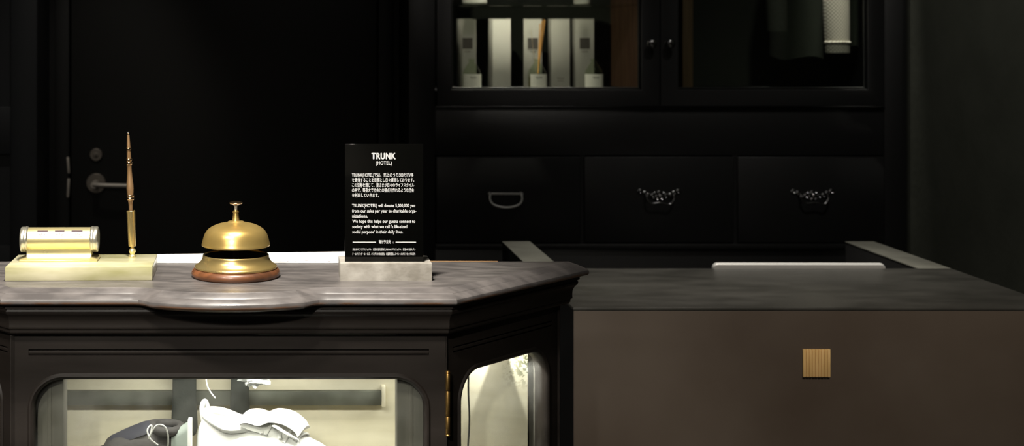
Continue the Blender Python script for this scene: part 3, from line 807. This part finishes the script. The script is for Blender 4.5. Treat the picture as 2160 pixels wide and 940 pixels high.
# ---- inside the case
def shoe(name, label, loc, rot, m_up, m_in, m_sole, m_lace, L=.25, lift=1.0, loop=None, tongue_curl=False, patch=False, nl=5, prof=None, wsc=1.0, ccx=.19, chl=.16):
    t = thing(name, label, 'shoe', loc, rot, 'footwear in the display case')
    prof = prof or [(0.0, .030, .086, .020), (.03, .024, .096, .030), (.10, .020, .090, .035), (.2, .02, .081, .036), (.30, .02, .080, .037), (.38, .02, .086, .039), (.46, .02, .082, .041), (.56, .02, .072, .044), (.68, .02, .060, .047), (.80, .02, .051, .047), (.90, .02, .045, .040), (.96, .021, .038, .028), (1.0, .024, .030, .012)]
    b = BM(); rings = []
    N = 32
    prof = [(u, z0, z1, w * wsc) for u, z0, z1, w in prof]
    def top(u):
        for p, q in zip(prof[:-1], prof[1:]):
            if p[0] <= u <= q[0]: return p[2] + (q[2] - p[2]) * (u - p[0]) / (q[0] - p[0])
        return prof[-1][2]
    for u, z0, z1, w in prof:
        z1 *= lift; ring = []
        for j in range(N):
            a = 2 * PI * j / N
            cs, sn = math.cos(a), math.sin(a)
            ww = w * (1 - .28 * max(0, sn) ** 1.5) if u > .3 else w * (1 - .18 * max(0, sn))
            ring.append((u * L, math.copysign(abs(cs) ** .8, cs) * ww, (z0 + z1) / 2 + (z1 - z0) / 2 * math.copysign(abs(sn) ** .75, sn)))
        rings.append(ring)
    loft(b, rings); up = obj('upper', b, m_up, t, True, 60)
    b = BM()   # sole
    foot = []
    for k in range(40):
        a = 2 * PI * k / 40
        x = L / 2 + (L / 2 + .006) * math.cos(a); w = wsc * (.040 if math.cos(a) < 0 else .047) * (1 - .12 * math.exp(-((x / L - .45) / .15) ** 2))
        foot.append((x, w * math.copysign(abs(math.sin(a)) ** .7, math.sin(a))))
    sweep(b, foot, [(-.004, .030), (0, .028), (.001, .004), (-.003, 0)]); obj('sole', b, m_sole, t, True)
    b = BM()   # padded collar with the dark opening
    col = []
    for k in range(28):
        a = 2 * PI * k / 28; x = L * ccx + L * chl * math.cos(a); u = x / L
        col.append((x, .026 * wsc * math.sin(a), top(u) * lift + .001))
    rings = []
    pts = [Vector(p) for p in col]
    for k in range(28):
        tdir = (pts[(k + 1) % 28] - pts[k - 1]).normalized(); sd_ = tdir.cross(Vector((0, 0, 1))).normalized()
        rings.append([pts[k] + (sd_ * math.cos(q) + Vector((0, 0, 1)) * math.sin(q)) * .0065 for q in [2 * PI * j / 12 for j in range(12)]])
    R = [[b.verts.new(p) for p in r] for r in rings]; R.append(R[0])
    for a_, c_ in zip(R[:-1], R[1:]):
        for k in range(12): b.faces.new([a_[k], a_[(k + 1) % 12], c_[(k + 1) % 12], c_[k]])
    obj('collar', b, m_up, t, True)
    b = BM(); rr_ = [[(p.x * .98 + L * .004, p.y * .9, p.z - .003 - dz) for p in pts] for dz in (0, .002)]
    loft(b, rr_); obj('lining', b, m_in, t, True)
    b = BM()   # tongue: a thick sheet that rises from the throat
    if tongue_curl:
        ctr = [(L * .56, .080), (L * .44, .092), (L * .33, .098), (L * .285, .104), (L * .33, .1075), (L * .40, .105), (L * .46, .1105), (L * .54, .109), (L * .60, .101), (L * .625, .093)]
    else:
        ctr = [(L * .44, .070), (L * .34, .080), (L * .27, .086), (L * .235, .0885), (L * .21, .0885)]
    cc = smooth_pts([(x, 0, z * lift) for x, z in ctr], 5); rings = []
    for k, p in enumerate(cc):
        tdir = (cc[min(k + 1, len(cc) - 1)] - cc[max(k - 1, 0)]).normalized(); nrm = Vector((-tdir.z, 0, tdir.x))
        wv = wsc ** 2 * .024 + .007 * math.sin(PI * min(1, k / len(cc) * 1.1))
        rings.append([p + Vector((0, wv * math.cos(a), 0)) + nrm * (.0045 * math.sin(a)) - Vector((0, 0, .006 * abs(math.cos(a)) ** 2)) for a in [2 * PI * j / 20 for j in range(20)]])
    loft(b, rings); obj('tongue', b, m_up if tongue_curl else m_in, t, True, 60)
    for k in range(nl):
        u = .40 + .055 * k; z = (top(u) + .003) * lift
        b = BM(); s = 1 if k % 2 else -1
        tube(b, smooth_pts([(u * L - .004 * s, -.028, z - .010), (u * L - .002, -.014, z - .001), (u * L, 0, z + .0025), (u * L + .002, .014, z - .001), (u * L + .004 * s, .028, z - .010)], 4), .0026, 8, flat=.6)
        obj('lace', b, m_lace, t, True)
    if loop:
        b = BM(); tube(b, smooth_pts([(.004, -.004, .088 * lift), (.001, -.003, .108 * lift), (.004, 0, .117 * lift), (.007, .003, .108 * lift), (.010, .004, .09 * lift)], 5), .0035, 10)
        obj('heel_loop', b, m_up, t, True)
    if patch:
        b = BM()
        for q in (0,):
            rings = []
            for k in range(13):
                a = PI * k / 12
                x = L * .17 + .033 * -math.cos(a); rings.append([(x, -.0385, .030), (x, -.0385, .034 + .030 * math.sin(a)), (x, -.030, .034 + .030 * math.sin(a)), (x, -.030, .030)])
            loft(b, rings)
        obj('side_patch', b, 'greypatch', t, True)
    return t
# white sneaker, toe to the right and a little forwards
ws = shoe('white_sneaker', 'bright white sneaker with a curled tongue, toe pointing right, in the middle of the case', (PX(427, 1.99), 1.985, zs), math.radians(-20), 'white', 'white', 'rubber', 'whitelace', .24, 1.0, True, True, True,
          prof=[(0.0, .030, .088, .020), (.03, .024, .101, .029), (.10, .020, .097, .033), (.2, .02, .088, .034), (.30, .02, .090, .036), (.40, .02, .095, .038), (.48, .02, .093, .040), (.57, .02, .085, .043), (.68, .02, .074, .046), (.76, .02, .062, .047), (.85, .02, .052, .046), (.92, .02, .044, .038), (.97, .021, .038, .026), (1.0, .024, .030, .012)])
b = BM()   # bow loops at the throat
for q, pts in enumerate(([(.11, -.01, .094), (.120, -.030, .100), (.140, -.038, .094), (.150, -.026, .084), (.12, -.006, .090)],)):
    tube(b, smooth_pts(pts, 6), .0032, 8, flat=.6)
obj('lace_bow', b, 'whitelace', ws, True)
ds = shoe('dark_sneaker', 'dark suede sneaker with thin white lace loops, toe pointing left', (PX(398, 1.985), 1.975, zs), math.radians(180 + 7), 'leather', 'leather_blue', 'rubber', 'leather', .24, 1.0, None, False, False, 0,
          prof=[(0.0, .030, .076, .020), (.03, .024, .082, .029), (.10, .020, .082, .033), (.17, .02, .083, .034), (.24, .02, .0885, .036), (.30, .02, .086, .038), (.36, .02, .081, .040), (.43, .02, .0745, .043), (.465, .02, .069, .044), (.485, .02, .060, .044), (.55, .02, .054, .046), (.68, .02, .050, .047), (.80, .02, .046, .045), (.90, .02, .043, .038), (.96, .021, .038, .026), (1.0, .024, .030, .012)], wsc=.86, ccx=.125, chl=.085)
# grey-green heel piece with a pale strip
b = BM(); rings = []
for k in range(9):
    u = k / 8; px_ = 362 + 42 * u; yt = 917 - 30 * u ** .7
    tp = P(px_, yt, 1.955); hz_ = tp.z - zs - .012
    rings.append([(tp.x, 1.945 + .006 * (1 - u), zs + .012), (tp.x, 1.946, tp.z - .010), (tp.x, 1.950, tp.z - .002), (tp.x, 1.958, tp.z), (tp.x, 1.970, tp.z - .002), (tp.x, 1.978, zs + .012)])
loft(b, rings); hp = obj('heel_piece', b, 'bootpale', ds, smooth=50)
b = BM(); box(b, PX(396, 1.945), PX(404.5, 1.945), 1.9405, 1.960, zs + .012, PZ(885, 1.945), .0012); obj('pale_strip', b, 'whitelace', hp)
b = BM()
lp = [P(333, 938, 1.915), P(318, 926, 1.91), P(311, 910, 1.912), P(314, 900, 1.914), P(320, 897, 1.915), P(318, 912, 1.913), P(314, 924, 1.912), P(321, 909, 1.908), P(330, 897, 1.908), P(340, 895.5, 1.908), P(349, 901, 1.909), P(354, 915, 1.912), P(355, 930, 1.92), P(354, 940, 1.935)]
tube(b, smooth_pts(lp, 6), .0011, 8)
obj('white_lace_loop', b, 'whitelace', ds)

def silhouette(label, px, top_w, mid_w, zlow, lean):  # solid stand-in for an unclear dark shape, taken for a reflection
    t = thing('dark_silhouette', label, 'silhouette', (PX(px, 2.045), 2.045, ZB - .004), 0, 'dark stand-in shapes at the back of the case')
    H = ZB - .004 - zlow
    b = BM(); rings = []
    for u, w in ((0, top_w), (.12, top_w), (.22, top_w * .97), (.30, mid_w * 1.04), (.40, mid_w), (.55, mid_w * .97), (.7, mid_w), (.82, mid_w * 1.03), (.93, mid_w * 1.05), (.98, mid_w * .9), (1.0, mid_w * .55)):
        rings.append([(w * math.cos(a) * (1 + .04 * math.sin(4 * a + 7 * u)) + lean * u, .0062 * math.sin(a), -H * u) for a in [2 * PI * j / 32 for j in range(32)]])
    loft(b, rings); obj('shape_body', b, 'shape_green', t, True, 60)
    b = BM(); rings = []
    for z, g in ((-.0005, 0), (-.001, .0012), (-.066, .0012), (-.067, 0)):
        rings.append([((top_w + g) * math.cos(a), (.0066 + g) * math.sin(a), z) for a in [2 * PI * j / 32 for j in range(32)]])
    loft(b, rings); obj('shape_top', b, 'shape_pale', t, True)
M['shape_pale'] = mat('faded_green', (.06, .068, .055), .9, var=(.11, .12, .10), vscale=30, bump=.4, bscale=90)
silhouette('dark green sock with a paler cuff hanging behind the dark sneaker', 389, .0235, .0180, .925, .0)
silhouette('dark green sock hanging behind the white sneaker, white tissue beside its top', 506, .0180, .0135, .955, .0)

# crumpled tissue beside the second dark shape's top
b = BM()
bmesh.ops.create_icosphere(b, subdivisions=4, radius=1)
from mathutils import noise
for v in b.verts:
    p = v.co.copy()
    q = noise.noise(p * 2.3 + Vector((3, 1, 7))) * .55 + abs(noise.noise(p * 5.1)) * .35
    v.co = Vector((p.x * .024, p.y * .010, p.z * .014)) * (.8 + q)
    v.co += Vector((PX(538, 2.0), 1.992, ZB - .083))
tag(obj('tissue_paper', b, 'tissue', smooth=0), 'crumpled white tissue above the tongue of the white sneaker', 'tissue')
b = BM()
tube(b, smooth_pts([P(434, 770, 1.945), P(435, 800, 1.942), P(438, 815, 1.94), P(445, 828, 1.94), P(454, 839, 1.94)], 6), .0009, 8)
tag(obj('hanging_string', b, 'whitelace'), 'thin pale string hanging above the heel of the white sneaker', 'string')
b = BM()
cpts = [(988, 700, 1.952), (988, 780, 1.950), (988, 830, 1.950), (990, 870, 1.950), (989.5, 905, 1.950), (987, 945, 1.950), (986, 1010, 1.950)]
tube(b, smooth_pts([P(*c_) for c_ in cpts], 6), .0013, 10)
tag(obj('black_cable', b, 'cable'), 'thin black cable hanging down inside the canted corner pane', 'cable')

# ================================================================== THINGS ON THE CASE
# ---- pen stand
f0 = 1.922; ox0, ox1 = PX(9, f0), PX(319, f0); od = .108; oh = .0193
st = thing('pen_stand', 'pale green onyx desk stand with a gold calendar roller and pen socket', 'desk stand', ((ox0 + ox1) / 2, f0 + .05, ZT), math.radians(1.6))
ocx, ocy = (ox0 + ox1) / 2, f0 + .05
hwx = (ox1 - ox0) / 2
b = BM(); box(b, -hwx, hwx, -.05, od - .05, 0, oh, .0012)
obj('onyx_base', b, 'onyx', st, True)
D2 = 1.985
kx0, kx1 = PX(45, D2) - ocx, PX(209, D2) - ocx; ky = D2 - ocy; kz = PZ(504, D2) - ZT
b = BM()    # flared foot, a profile drawn along x
px0_, px1_ = PX(60, D2) - ocx, PX(195, D2) - ocx
prof = [(.021, oh), (.021, oh + .0018), (.0185, oh + .0026), (.0135, oh + .0040), (.0115, oh + .0065), (.0110, oh + .0120), (.0110, kz - .006)]
rings = []
for z_ in prof:
    pass
pf = [(-y, z) for y, z in prof] + [(y, z) for y, z in reversed(prof)]
rings = [[(x, ky + y, z) for y, z in pf] for x in (px0_, px1_)]
loft(b, rings)
box(b, kx0 + .001, kx1, ky - .0215, ky + .0215, oh, oh + .0022, .0006)
for xe, s in ((px0_, -1), (px1_, 1)):
    loft(b, [[(xe + s * g, ky - w, oh + z) for w, z in ((.019, .0022), (.019, .0022 + hgt), (-.019, .0022 + hgt), (-.019, .0022))] for g, hgt in ((-.001, .0035), (.010, .0004))])
obj('calendar_foot', b, 'gold', st, True)
mx_ = Matrix.Translation((0, ky, kz)) @ Matrix.Rotation(PI / 2, 4, 'Y')
b = BM(); R_ = .0166
lathe(b, [(0, kx0 + .008), (R_, kx0 + .008), (R_, kx1 - .008), (0, kx1 - .008)], seg=72, mtx=mx_)
roll = obj('calendar_roller', b, 'gold', st, True)
for e0, e1 in ((kx0, kx0 + .0112), (kx1, kx1 - .0112)):
    b = BM(); q = e1 - e0; Rk = .0176
    lathe(b, [(0, e0), (Rk * .80, e0), (Rk * .96, e0 + q * .08), (Rk, e0 + q * .2), (Rk, e0 + q * .55), (Rk * .985, e0 + q * .60), (Rk * 1.02, e0 + q * .66), (Rk * 1.02, e0 + q * .86), (Rk * .95, e0 + q), (0, e0 + q)], seg=72, mtx=mx_)
    obj('end_cap', b, 'silver', st, True)
an = math.radians(38)
for wx0, wx1, kind_ in ((79, 101, 0), (116, 136, 1), (151, 174, 2)):
    xa_, xb_ = PX(wx0, D2 - .012) - ocx, PX(wx1, D2 - .012) - ocx
    fw = frame((0, ky - math.cos(an) * (R_ - .0002), kz + math.sin(an) * (R_ - .0002)), (1, 0, 0), (0, math.sin(an), math.cos(an)))
    b = BM(); plate(b, [rrect(xa_, xb_, -.0052, .0036, .0006, 3)], .0007, fw)
    wd = obj('date_window', b, 'card', roll, True)
    b = BM()
    plate(b, [[(xa_, .0022), (xb_, .0022), (xb_, .0043), (xa_, .0043)]], .0014, fw)
    if kind_ == 1:
        xm_ = (xa_ + xb_) / 2; plate(b, [[(xm_ - .0003, -.005), (xm_ + .0003, -.005), (xm_ + .0003, .003), (xm_ - .0003, .003)]], .0010, fw)
    obj('window_edge', b, 'ink', wd, True)
    b = BM()
    marks = {0: (.25, .38, .5, .7), 1: (.22, .30, .72, .80), 2: (.42, .52, .64, .75)}[kind_]
    for j, u in enumerate(marks):
        xm_ = xa_ + (xb_ - xa_) * u; sl_ = .0007 * (1 if j % 2 else -1)
        plate(b, [[(xm_ - .00032 - sl_, -.0040), (xm_ + .00032 - sl_, -.0040), (xm_ + .00032 + sl_, -.0008), (xm_ - .00032 + sl_, -.0008)]], .0012, fw)
    obj('printed_mark', b, 'ink', wd, True)
# pen socket on a swivel ball
DP = 2.006; mp_ = DP / F
sx_, sy_ = PX(280.5, DP) - ocx, DP - ocy
b = BM()
lathe(b, [(0, oh), (.0056, oh), (.0056, oh + .0015), (.0046, oh + .003), (.0030, oh + .0040), (.0042, oh + .006), (.0050, oh + .0085), (.0042, oh + .0110), (.0026, oh + .0128), (0, oh + .0135)], (sx_, sy_, 0), 32)
obj('swivel_ball', b, 'gold', st, True)
top_pt = Vector((PX(271.5, DP) - ocx, sy_, PZ(279, DP) - ZT)); bot_pt = Vector((sx_ - .0003, sy_, oh + .012))
ax = (top_pt - bot_pt).normalized()
rotq = Vector((0, 0, 1)).rotation_difference(ax).to_matrix().to_4x4()
mxp = Matrix.Translation(bot_pt) @ rotq
Lp = (top_pt - bot_pt).length
def hy(py): return (PZ(py, DP) - ZT - bot_pt.z) / ax.z
b = BM()
lathe(b, [(.0018, 0), (.0022, hy(520) - .001), (.0050, hy(519)), (.0054, hy(515)), (.0062, hy(445)), (.0056, hy(444)), (.0050, hy(450)), (.0042, hy(510)), (.001, hy(514))], seg=28, mtx=mxp, cap=True)
obj('pen_socket', b, 'brass_ring', st, True)
# the pen standing in the socket
world_base = wm(st) @ bot_pt
pen = thing('turned_pen', 'slim turned brown pen with brass rings standing upright in the onyx stand', 'pen', world_base)
mrot = rotq
k_ = mp_
prof = [(0, hy(500)), (2.5, hy(500)), (3.2, hy(470)), (4.2, hy(442)), (4.3, hy(434)), (4.8, hy(426)), (6.5, hy(421))]
b = BM(); lathe(b, [(r * k_, z) for r, z in prof] + [(6.5 * k_, hy(410)), (7.2 * k_, hy(405)), (7.7 * k_, hy(398)), (7.2 * k_, hy(388)), (5.8 * k_, hy(374)), (4.9 * k_, hy(362)), (4.8 * k_, hy(354)), (5.6 * k_, hy(348)), (5.8 * k_, hy(346)), (5.0 * k_, hy(344)), (4.5 * k_, hy(330)), (4.3 * k_, hy(315)), (3.7 * k_, hy(306)), (2.6 * k_, hy(287)), (2.3 * k_, hy(282)), (1.4 * k_, hy(279.5)), (0, hy(279))], seg=28, mtx=mrot)
obj('barrel', b, 'pen', pen, True)
for py, r in ((419, 8.2), (413.5, 8.4), (344.5, 7.0), (337, 7.0), (314, 6.0)):
    b = BM(); z = hy(py); h2 = 2.6 * k_
    lathe(b, [(r * .6 * k_, z - h2), (r * .9 * k_, z - h2), (r * k_, z - h2 * .4), (r * k_, z + h2 * .4), (r * .9 * k_, z + h2), (r * .6 * k_, z + h2)], seg=28, mtx=mrot)
    obj('ring', b, 'penring', pen, True)
b = BM(); lathe(b, [(2.3 * k_, hy(286)), (2.7 * k_, hy(284)), (2.2 * k_, hy(281)), (1.2 * k_, hy(279)), (0, hy(278.5))], seg=24, mtx=mrot); obj('tip', b, 'penring', pen, True)

# ---- the call bell
DB = 1.961; kb = DB / F / 4.273
bell = thing('call_bell', 'brass call bell on a round reddish wood base, beside the onyx stand', 'bell', (PX(497.5, DB), DB, ZT))
def K(l): return [(r * kb, z * kb) for r, z in l]
b = BM(); lathe(b, K([(0, 0), (378, 0), (392, 6), (400, 22), (401, 36), (395, 54), (384, 66), (372, 74), (360, 78), (0, 78)]), seg=96); obj('wooden_base', b, 'bellwood', bell, True, 50)
b = BM(); lathe(b, K([(352, 79), (368, 79), (372, 86), (371, 94), (364, 101), (352, 107), (338, 116), (322, 131), (310, 148), (302, 166), (299, 182), (298, 192), (294, 197), (288, 197), (284, 192), (280, 170), (278, 120), (278, 84)]), seg=96, closed=True); obj('base_ring', b, 'brass_ring', bell, True, 50)
b = BM(); lathe(b, K([(0, 79), (279, 79), (279.5, 190), (276, 190), (274, 96), (60, 100), (40, 110), (26, 130), (24, 300), (30, 340), (24, 470), (0, 470)]), seg=48); obj('inner_works', b, 'void', bell, True)  # works plus a black liner that paints in the shade inside the ring
dome = [(307, 279), (308, 288), (302, 310), (296, 334), (287, 364), (274, 392), (256, 416), (234, 434), (206, 450), (172, 464), (136, 474), (104, 480), (80, 487), (70, 493), (56, 498), (36, 500)]
dome = [(p.x, p.z) for p in smooth_pts([(r, 0, z) for r, z in dome], 4)]
inn = [(max(20, r - 9), z - 7 if i else z) for i, (r, z) in enumerate(dome)]
b = BM(); lathe(b, K(dome + list(reversed(inn))), seg=96, closed=True); obj('dome', b, 'brass', bell, True, 50)
b = BM(); lathe(b, K([(0, 494), (36, 496), (33, 505), (29, 530), (25, 556), (23, 566), (28, 569), (29, 578), (27, 586), (20, 590), (18, 596), (0, 598)]), seg=36); obj('stem', b, 'brass', bell, True)
b = BM(); lathe(b, K([(0, 595), (13, 595), (13, 632), (24, 634), (25, 644), (0, 646)]), seg=28); stn = obj('plunger_rod', b, 'steel', bell, True)
b = BM(); lathe(b, K([(0, 642), (22, 643), (48, 648), (60, 653), (62, 658), (58, 664), (40, 670), (18, 673), (0, 674)]), seg=40); obj('push_button', b, 'penring', bell, True)

# ---- sign in its concrete block
DS = 1.938
s_x0, s_x1 = PX(717.5, 1.922), PX(911.5, 1.922); sc = (s_x0 + s_x1) / 2; hwb = (s_x1 - s_x0) / 2
blk = thing('concrete_block', 'pale worn concrete block holding the black sign upright', 'sign holder', (sc, 1.955, ZT))
b = BM(); bh = .0240
pr = [(-.033, 0), (-.033, bh), (-.0195, bh), (-.0195, .006), (-.0155, .006), (-.0155, bh), (.033, bh), (.033, 0)]
cu_ = [[(x, y, z) for y, z in pr] for x in (-hwb, hwb)]
loft(b, cu_)
bmesh.ops.recalc_face_normals(b, faces=b.faces)
es = [e for e in b.edges if e.calc_face_angle(0) > .5 and all(abs(v.co.z) < .1 for v in e.verts) and not all(v.co.z < .0065 for v in e.verts)]
bmesh.ops.bevel(b, geom=es, offset=.0009, segments=2, profile=.5, affect='EDGES')
obj('block', b, 'concrete', blk, True)
zb_ = ZT + .0062
sg = thing('acrylic_sign', 'upright black sign with white Japanese and English lettering', 'sign', (sc, DS - .0005, zb_))
gx0, gx1, gz1 = PX(727.5, DS), PX(892.5, DS), PZ(303, DS)
yf = 1.955 - .0190
b = BM(); box(b, gx0, gx1, yf, yf + .003, zb_, gz1, .0003)
panel = obj('sign_panel', b, 'acrylic', sg)
def line(bm, s, x0, x1, base, cap, bold=.022, space=1.0):
    add_text(bm, s, PX(x0, yf), PX(x1, yf), PZ(base, yf), cap * yf / F, yf, bold, .0002, space)
b = BM(); line(b, 'TRUNK', 783.5, 835, 335.7, 13.4, .056, 1.14); obj('sign_title', b, 'letter', panel, smooth=0)
b = BM(); line(b, '(HOTEL)', 792.8, 826.5, 347.4, 7.6, .034, 1.14); obj('sign_subtitle', b, 'letter', panel, smooth=0)
b = BM()
for i, (s, x0, x1) in enumerate((('TRUNK(HOTEL)では、売上のうち500万円/年', 742.3, 872.2), ('を寄付することを目標とし日々運営しております。', 742.6, 873.5), ('この活動を通じて、皆さまが日々のライフスタイル', 742.6, 873.6), ('の中で、等身大で社会との接点を作れるような機会', 742.6, 873.3), ('を創出していきます。', 742.6, 799.5))):
    line(b, s, x0, x1, 372.1 + 10.75 * i, 6.6, .020)
obj('japanese_paragraph', b, 'letter', panel, smooth=0)
b = BM()
for i, (s, x0, x1) in enumerate((('TRUNK(HOTEL) will donate 5,000,000 yen', 742.6, 875.8), ('from our sales per year to charitable orga-', 742.8, 878.3), ('nizations.', 743, 776), ('We hope this helps our guests connect to', 743, 876), ("society with what we call 'a life-sized", 743, 859), ("social purpose' in their daily lives.", 743, 850.2))):
    line(b, s, x0, x1, 436.5 + 11.05 * i, 6.7, .032, 1.04)
obj('english_paragraph', b, 'letter', panel, smooth=0)
b = BM(); line(b, '寄付予定先', 799, 824.5, 512.6, 5.6, .02); line(b, ':', 828.6, 830.2, 512.6, 4.4, .02)
for x0, x1 in ((744, 793), (834.5, 877.5)):
    box(b, PX(x0, yf), PX(x1, yf), yf - .00025, yf + .0002, PZ(511.4, yf), PZ(509.4, yf))
obj('sign_heading', b, 'letter', panel, smooth=0)
b = BM()
line(b, '渋谷おやこでプロジェクト、認定非営利活動法人BONDプロジェクト、認定NPO法人グッ', 743.6, 876.2, 527.9, 4.2, .012)
line(b, 'ド・エイジング・エールズ、オフグリの株式会社、公益財団法人スペシャルオリンピックス日本', 743.6, 876.2, 537.4, 4.2, .012)
obj('small_print', b, 'letter', panel, smooth=0)

# ---- white papers on the rear edge of the case
b = BM()
pz = ZT + .0004
q0 = [(PX(316, 2.08), 2.072), (PX(733, 2.08), 2.072), (PX(733, 2.165), 2.168), (PX(316, 2.13), 2.140)]
lo = [b.verts.new((x, y, pz)) for x, y in q0]; hi_ = [b.verts.new((x, y, pz + .0022)) for x, y in q0]
b.faces.new(lo[::-1]); b.faces.new(hi_)
for k in range(4): b.faces.new([lo[k], lo[(k + 1) % 4], hi_[(k + 1) % 4], hi_[k]])
pp = tag(obj('paper_sheet', b, 'paper'), 'white printed papers lying along the rear edge behind the bell', 'paper')
b = BM()
for k, px in enumerate((592, 607, 623, 646, 666, 695)):
    x = PX(px, 2.074)
    if k == 3: tube(b, [(x + .0022 * math.cos(a), 2.0755 + .0030 * math.sin(a), pz + .0023) for a in [PI * j / 8 for j in range(9)]], .0003, 6)
    else: tube(b, smooth_pts([(x - .0015, 2.0725, pz + .0023), (x + .0006, 2.0745, pz + .0023), (x + .001, 2.078, pz + .0023)], 4), .0003, 6)
obj('ink_mark', b, 'ink', pp)

# ================================================================== LIGHT
def look(o, target):
    d = Vector(target) - o.location
    o.rotation_euler = d.to_track_quat('-Z', 'Y').to_euler()
def spot(name, loc, target, power, size, blend=.3, radius=.05, col=(1, .94, .84)):
    l = bpy.data.lights.new(name, 'SPOT'); l.energy = power; l.spot_size = math.radians(size); l.spot_blend = blend
    l.shadow_soft_size = radius; l.color = col
    o = bpy.data.objects.new(name, l); C.objects.link(o); o.location = loc; look(o, target); return o
def area(name, loc, target, power, sx, sy, col=(1, .95, .86), spread=180):
    l = bpy.data.lights.new(name, 'AREA'); l.shape = 'RECTANGLE'; l.size = sx; l.size_y = sy; l.energy = power; l.color = col
    l.spread = math.radians(spread)
    o = bpy.data.objects.new(name, l); C.objects.link(o); o.location = loc; look(o, target); return o
spot('ceiling_spot_key', (-.12, 1.52, 2.72), (XC - .02, 1.97, ZT), 215, 34, .55, .07)
spot('ceiling_spot_front', (-.45, .55, 2.72), (-.06, 1.95, 1.10), 50, 34, .6, .06)
spot('ceiling_spot_side', (-.95, .75, 2.72), (-.15, 1.95, 1.10), 55, 32, .6, .06)
spot('ceiling_spot_counter', (1.0, 1.15, 2.72), (1.08, 2.58, .88), 92, 42, .8, .06, (1, .90, .78))
spot('desk_fill', (.78, 3.02, 2.72), (.84, 3.02, 1.0), 74, 42, .7, .05)  # unseen spot added to brighten the wing tops and laptop lid
spot('door_fill', (-.55, 3.2, 2.72), (-.55, 4.17, 1.10), 16, 30, .8, .05)  # unseen spot added to lift the door lever
area('lobby_fill', (-1.5, -1.3, 2.74), (-1.6, -1.9, 0), 64, 1.2, .8)  # unseen area fill, added for ambient light and brass reflections
spot('case_front_fill', (-.75, -1.1, 2.72), (-.10, 1.9, 1.06), 170, 16, .7, .07)  # unseen low-angle spot, added to fill the cornice and case front
spot('wall_fill', (1.15, 2.75, 2.72), (1.70, 3.40, 1.30), 30, 80, .8, .05, (1, .96, .88))  # unseen spot added to brighten the right wall
area('cabinet_front_fill', (.5, 1.9, 2.78), (.9, 4.2, .9), 1.6, 1.6, .3)  # unseen area fill, added to lift the cabinet front and back region
area('case_lamp', (XC, 1.925, ZB - .006), (XC, 2.0, .88), 0.95, .40, .012, (1, .97, .90), 140)
spot('case_spot', (XC - .01, 1.915, ZB - .008), (XC + .0, 1.955, .90), 10, 40, .8, .006, (1, .98, .94))
px_, pz_ = PX(1062, 2.05), ZB - .02
spot('corner_spot_a', (px_ + .010, 2.045, pz_), (px_ - .085, 2.072, pz_ - .10), 2.2, 46, .25, .002, (1, .98, .92))
spot('corner_spot_b', (px_ - .010, 2.045, pz_), (px_ + .075, 2.072, pz_ - .10), 2.2, 46, .25, .002, (1, .98, .92))
area('corner_lamp', (XC + .32, 2.035, ZB - .006), (XC + .32, 2.05, .88), .30, .06, .012, (1, .97, .90), 140)
area('cabinet_lamp', (.64, 3.97, 2.40), (.64, 3.985, 1.3), 1.6, .30, .03, (1, .93, .84), 24)
spot('jar_fill_a', (.62, 3.96, 2.05), (.525, 4.01, 1.61), 3.5, 14, .8, .01, (1, .96, .86))  # extra spot added only to brighten the left jar
spot('jar_fill_b', (.72, 3.96, 2.05), (.826, 4.01, 1.61), 3.0, 11, .8, .01, (1, .96, .86))  # extra spot added only to brighten the right jar
spot('carton_fill', (.0, 2.2, 2.74), (.70, 4.06, 1.50), 66, 18, .8, .04, (1, .93, .84))  # unseen spot added for even frontal light on cartons and partition
area('wardrobe_lamp', (1.50, 3.965, 2.40), (1.55, 4.02, 1.3), 1.1, .3, .03, (1, .95, .84), 16)
w = bpy.data.worlds.new('World'); S.world = w; w.use_nodes = True
w.node_tree.nodes['Background'].inputs[0].default_value = (.9, 1, 1, 1)
w.node_tree.nodes['Background'].inputs[1].default_value = .0

# ================================================================== CAMERA
cam = bpy.data.cameras.new('Camera'); co = bpy.data.objects.new('Camera', cam); C.objects.link(co)
co.location = (0, 0, EYE); co.rotation_euler = (PI / 2, 0, 0)
cam.sensor_width = 36; cam.lens = F / 2160 * 36
cam.shift_x = (1080 - VX) / 2160; cam.shift_y = (VY - 470) / 2160
cam.dof.use_dof = True; cam.dof.focus_distance = 1.95; cam.dof.aperture_fstop = 8
cam.clip_start = .05
S.camera = co
S.view_settings.view_transform = 'Standard'; S.view_settings.look = 'None'
S.view_settings.gamma = 1; S.view_settings.use_curve_mapping = False
S.view_settings.exposure = 0.0
S.cycles.use_denoising = True
S.cycles.max_bounces = 10; S.cycles.transparent_max_bounces = 24
S.cycles.caustics_reflective = False; S.cycles.caustics_refractive = False
S.cycles.sample_clamp_indirect = 4.0
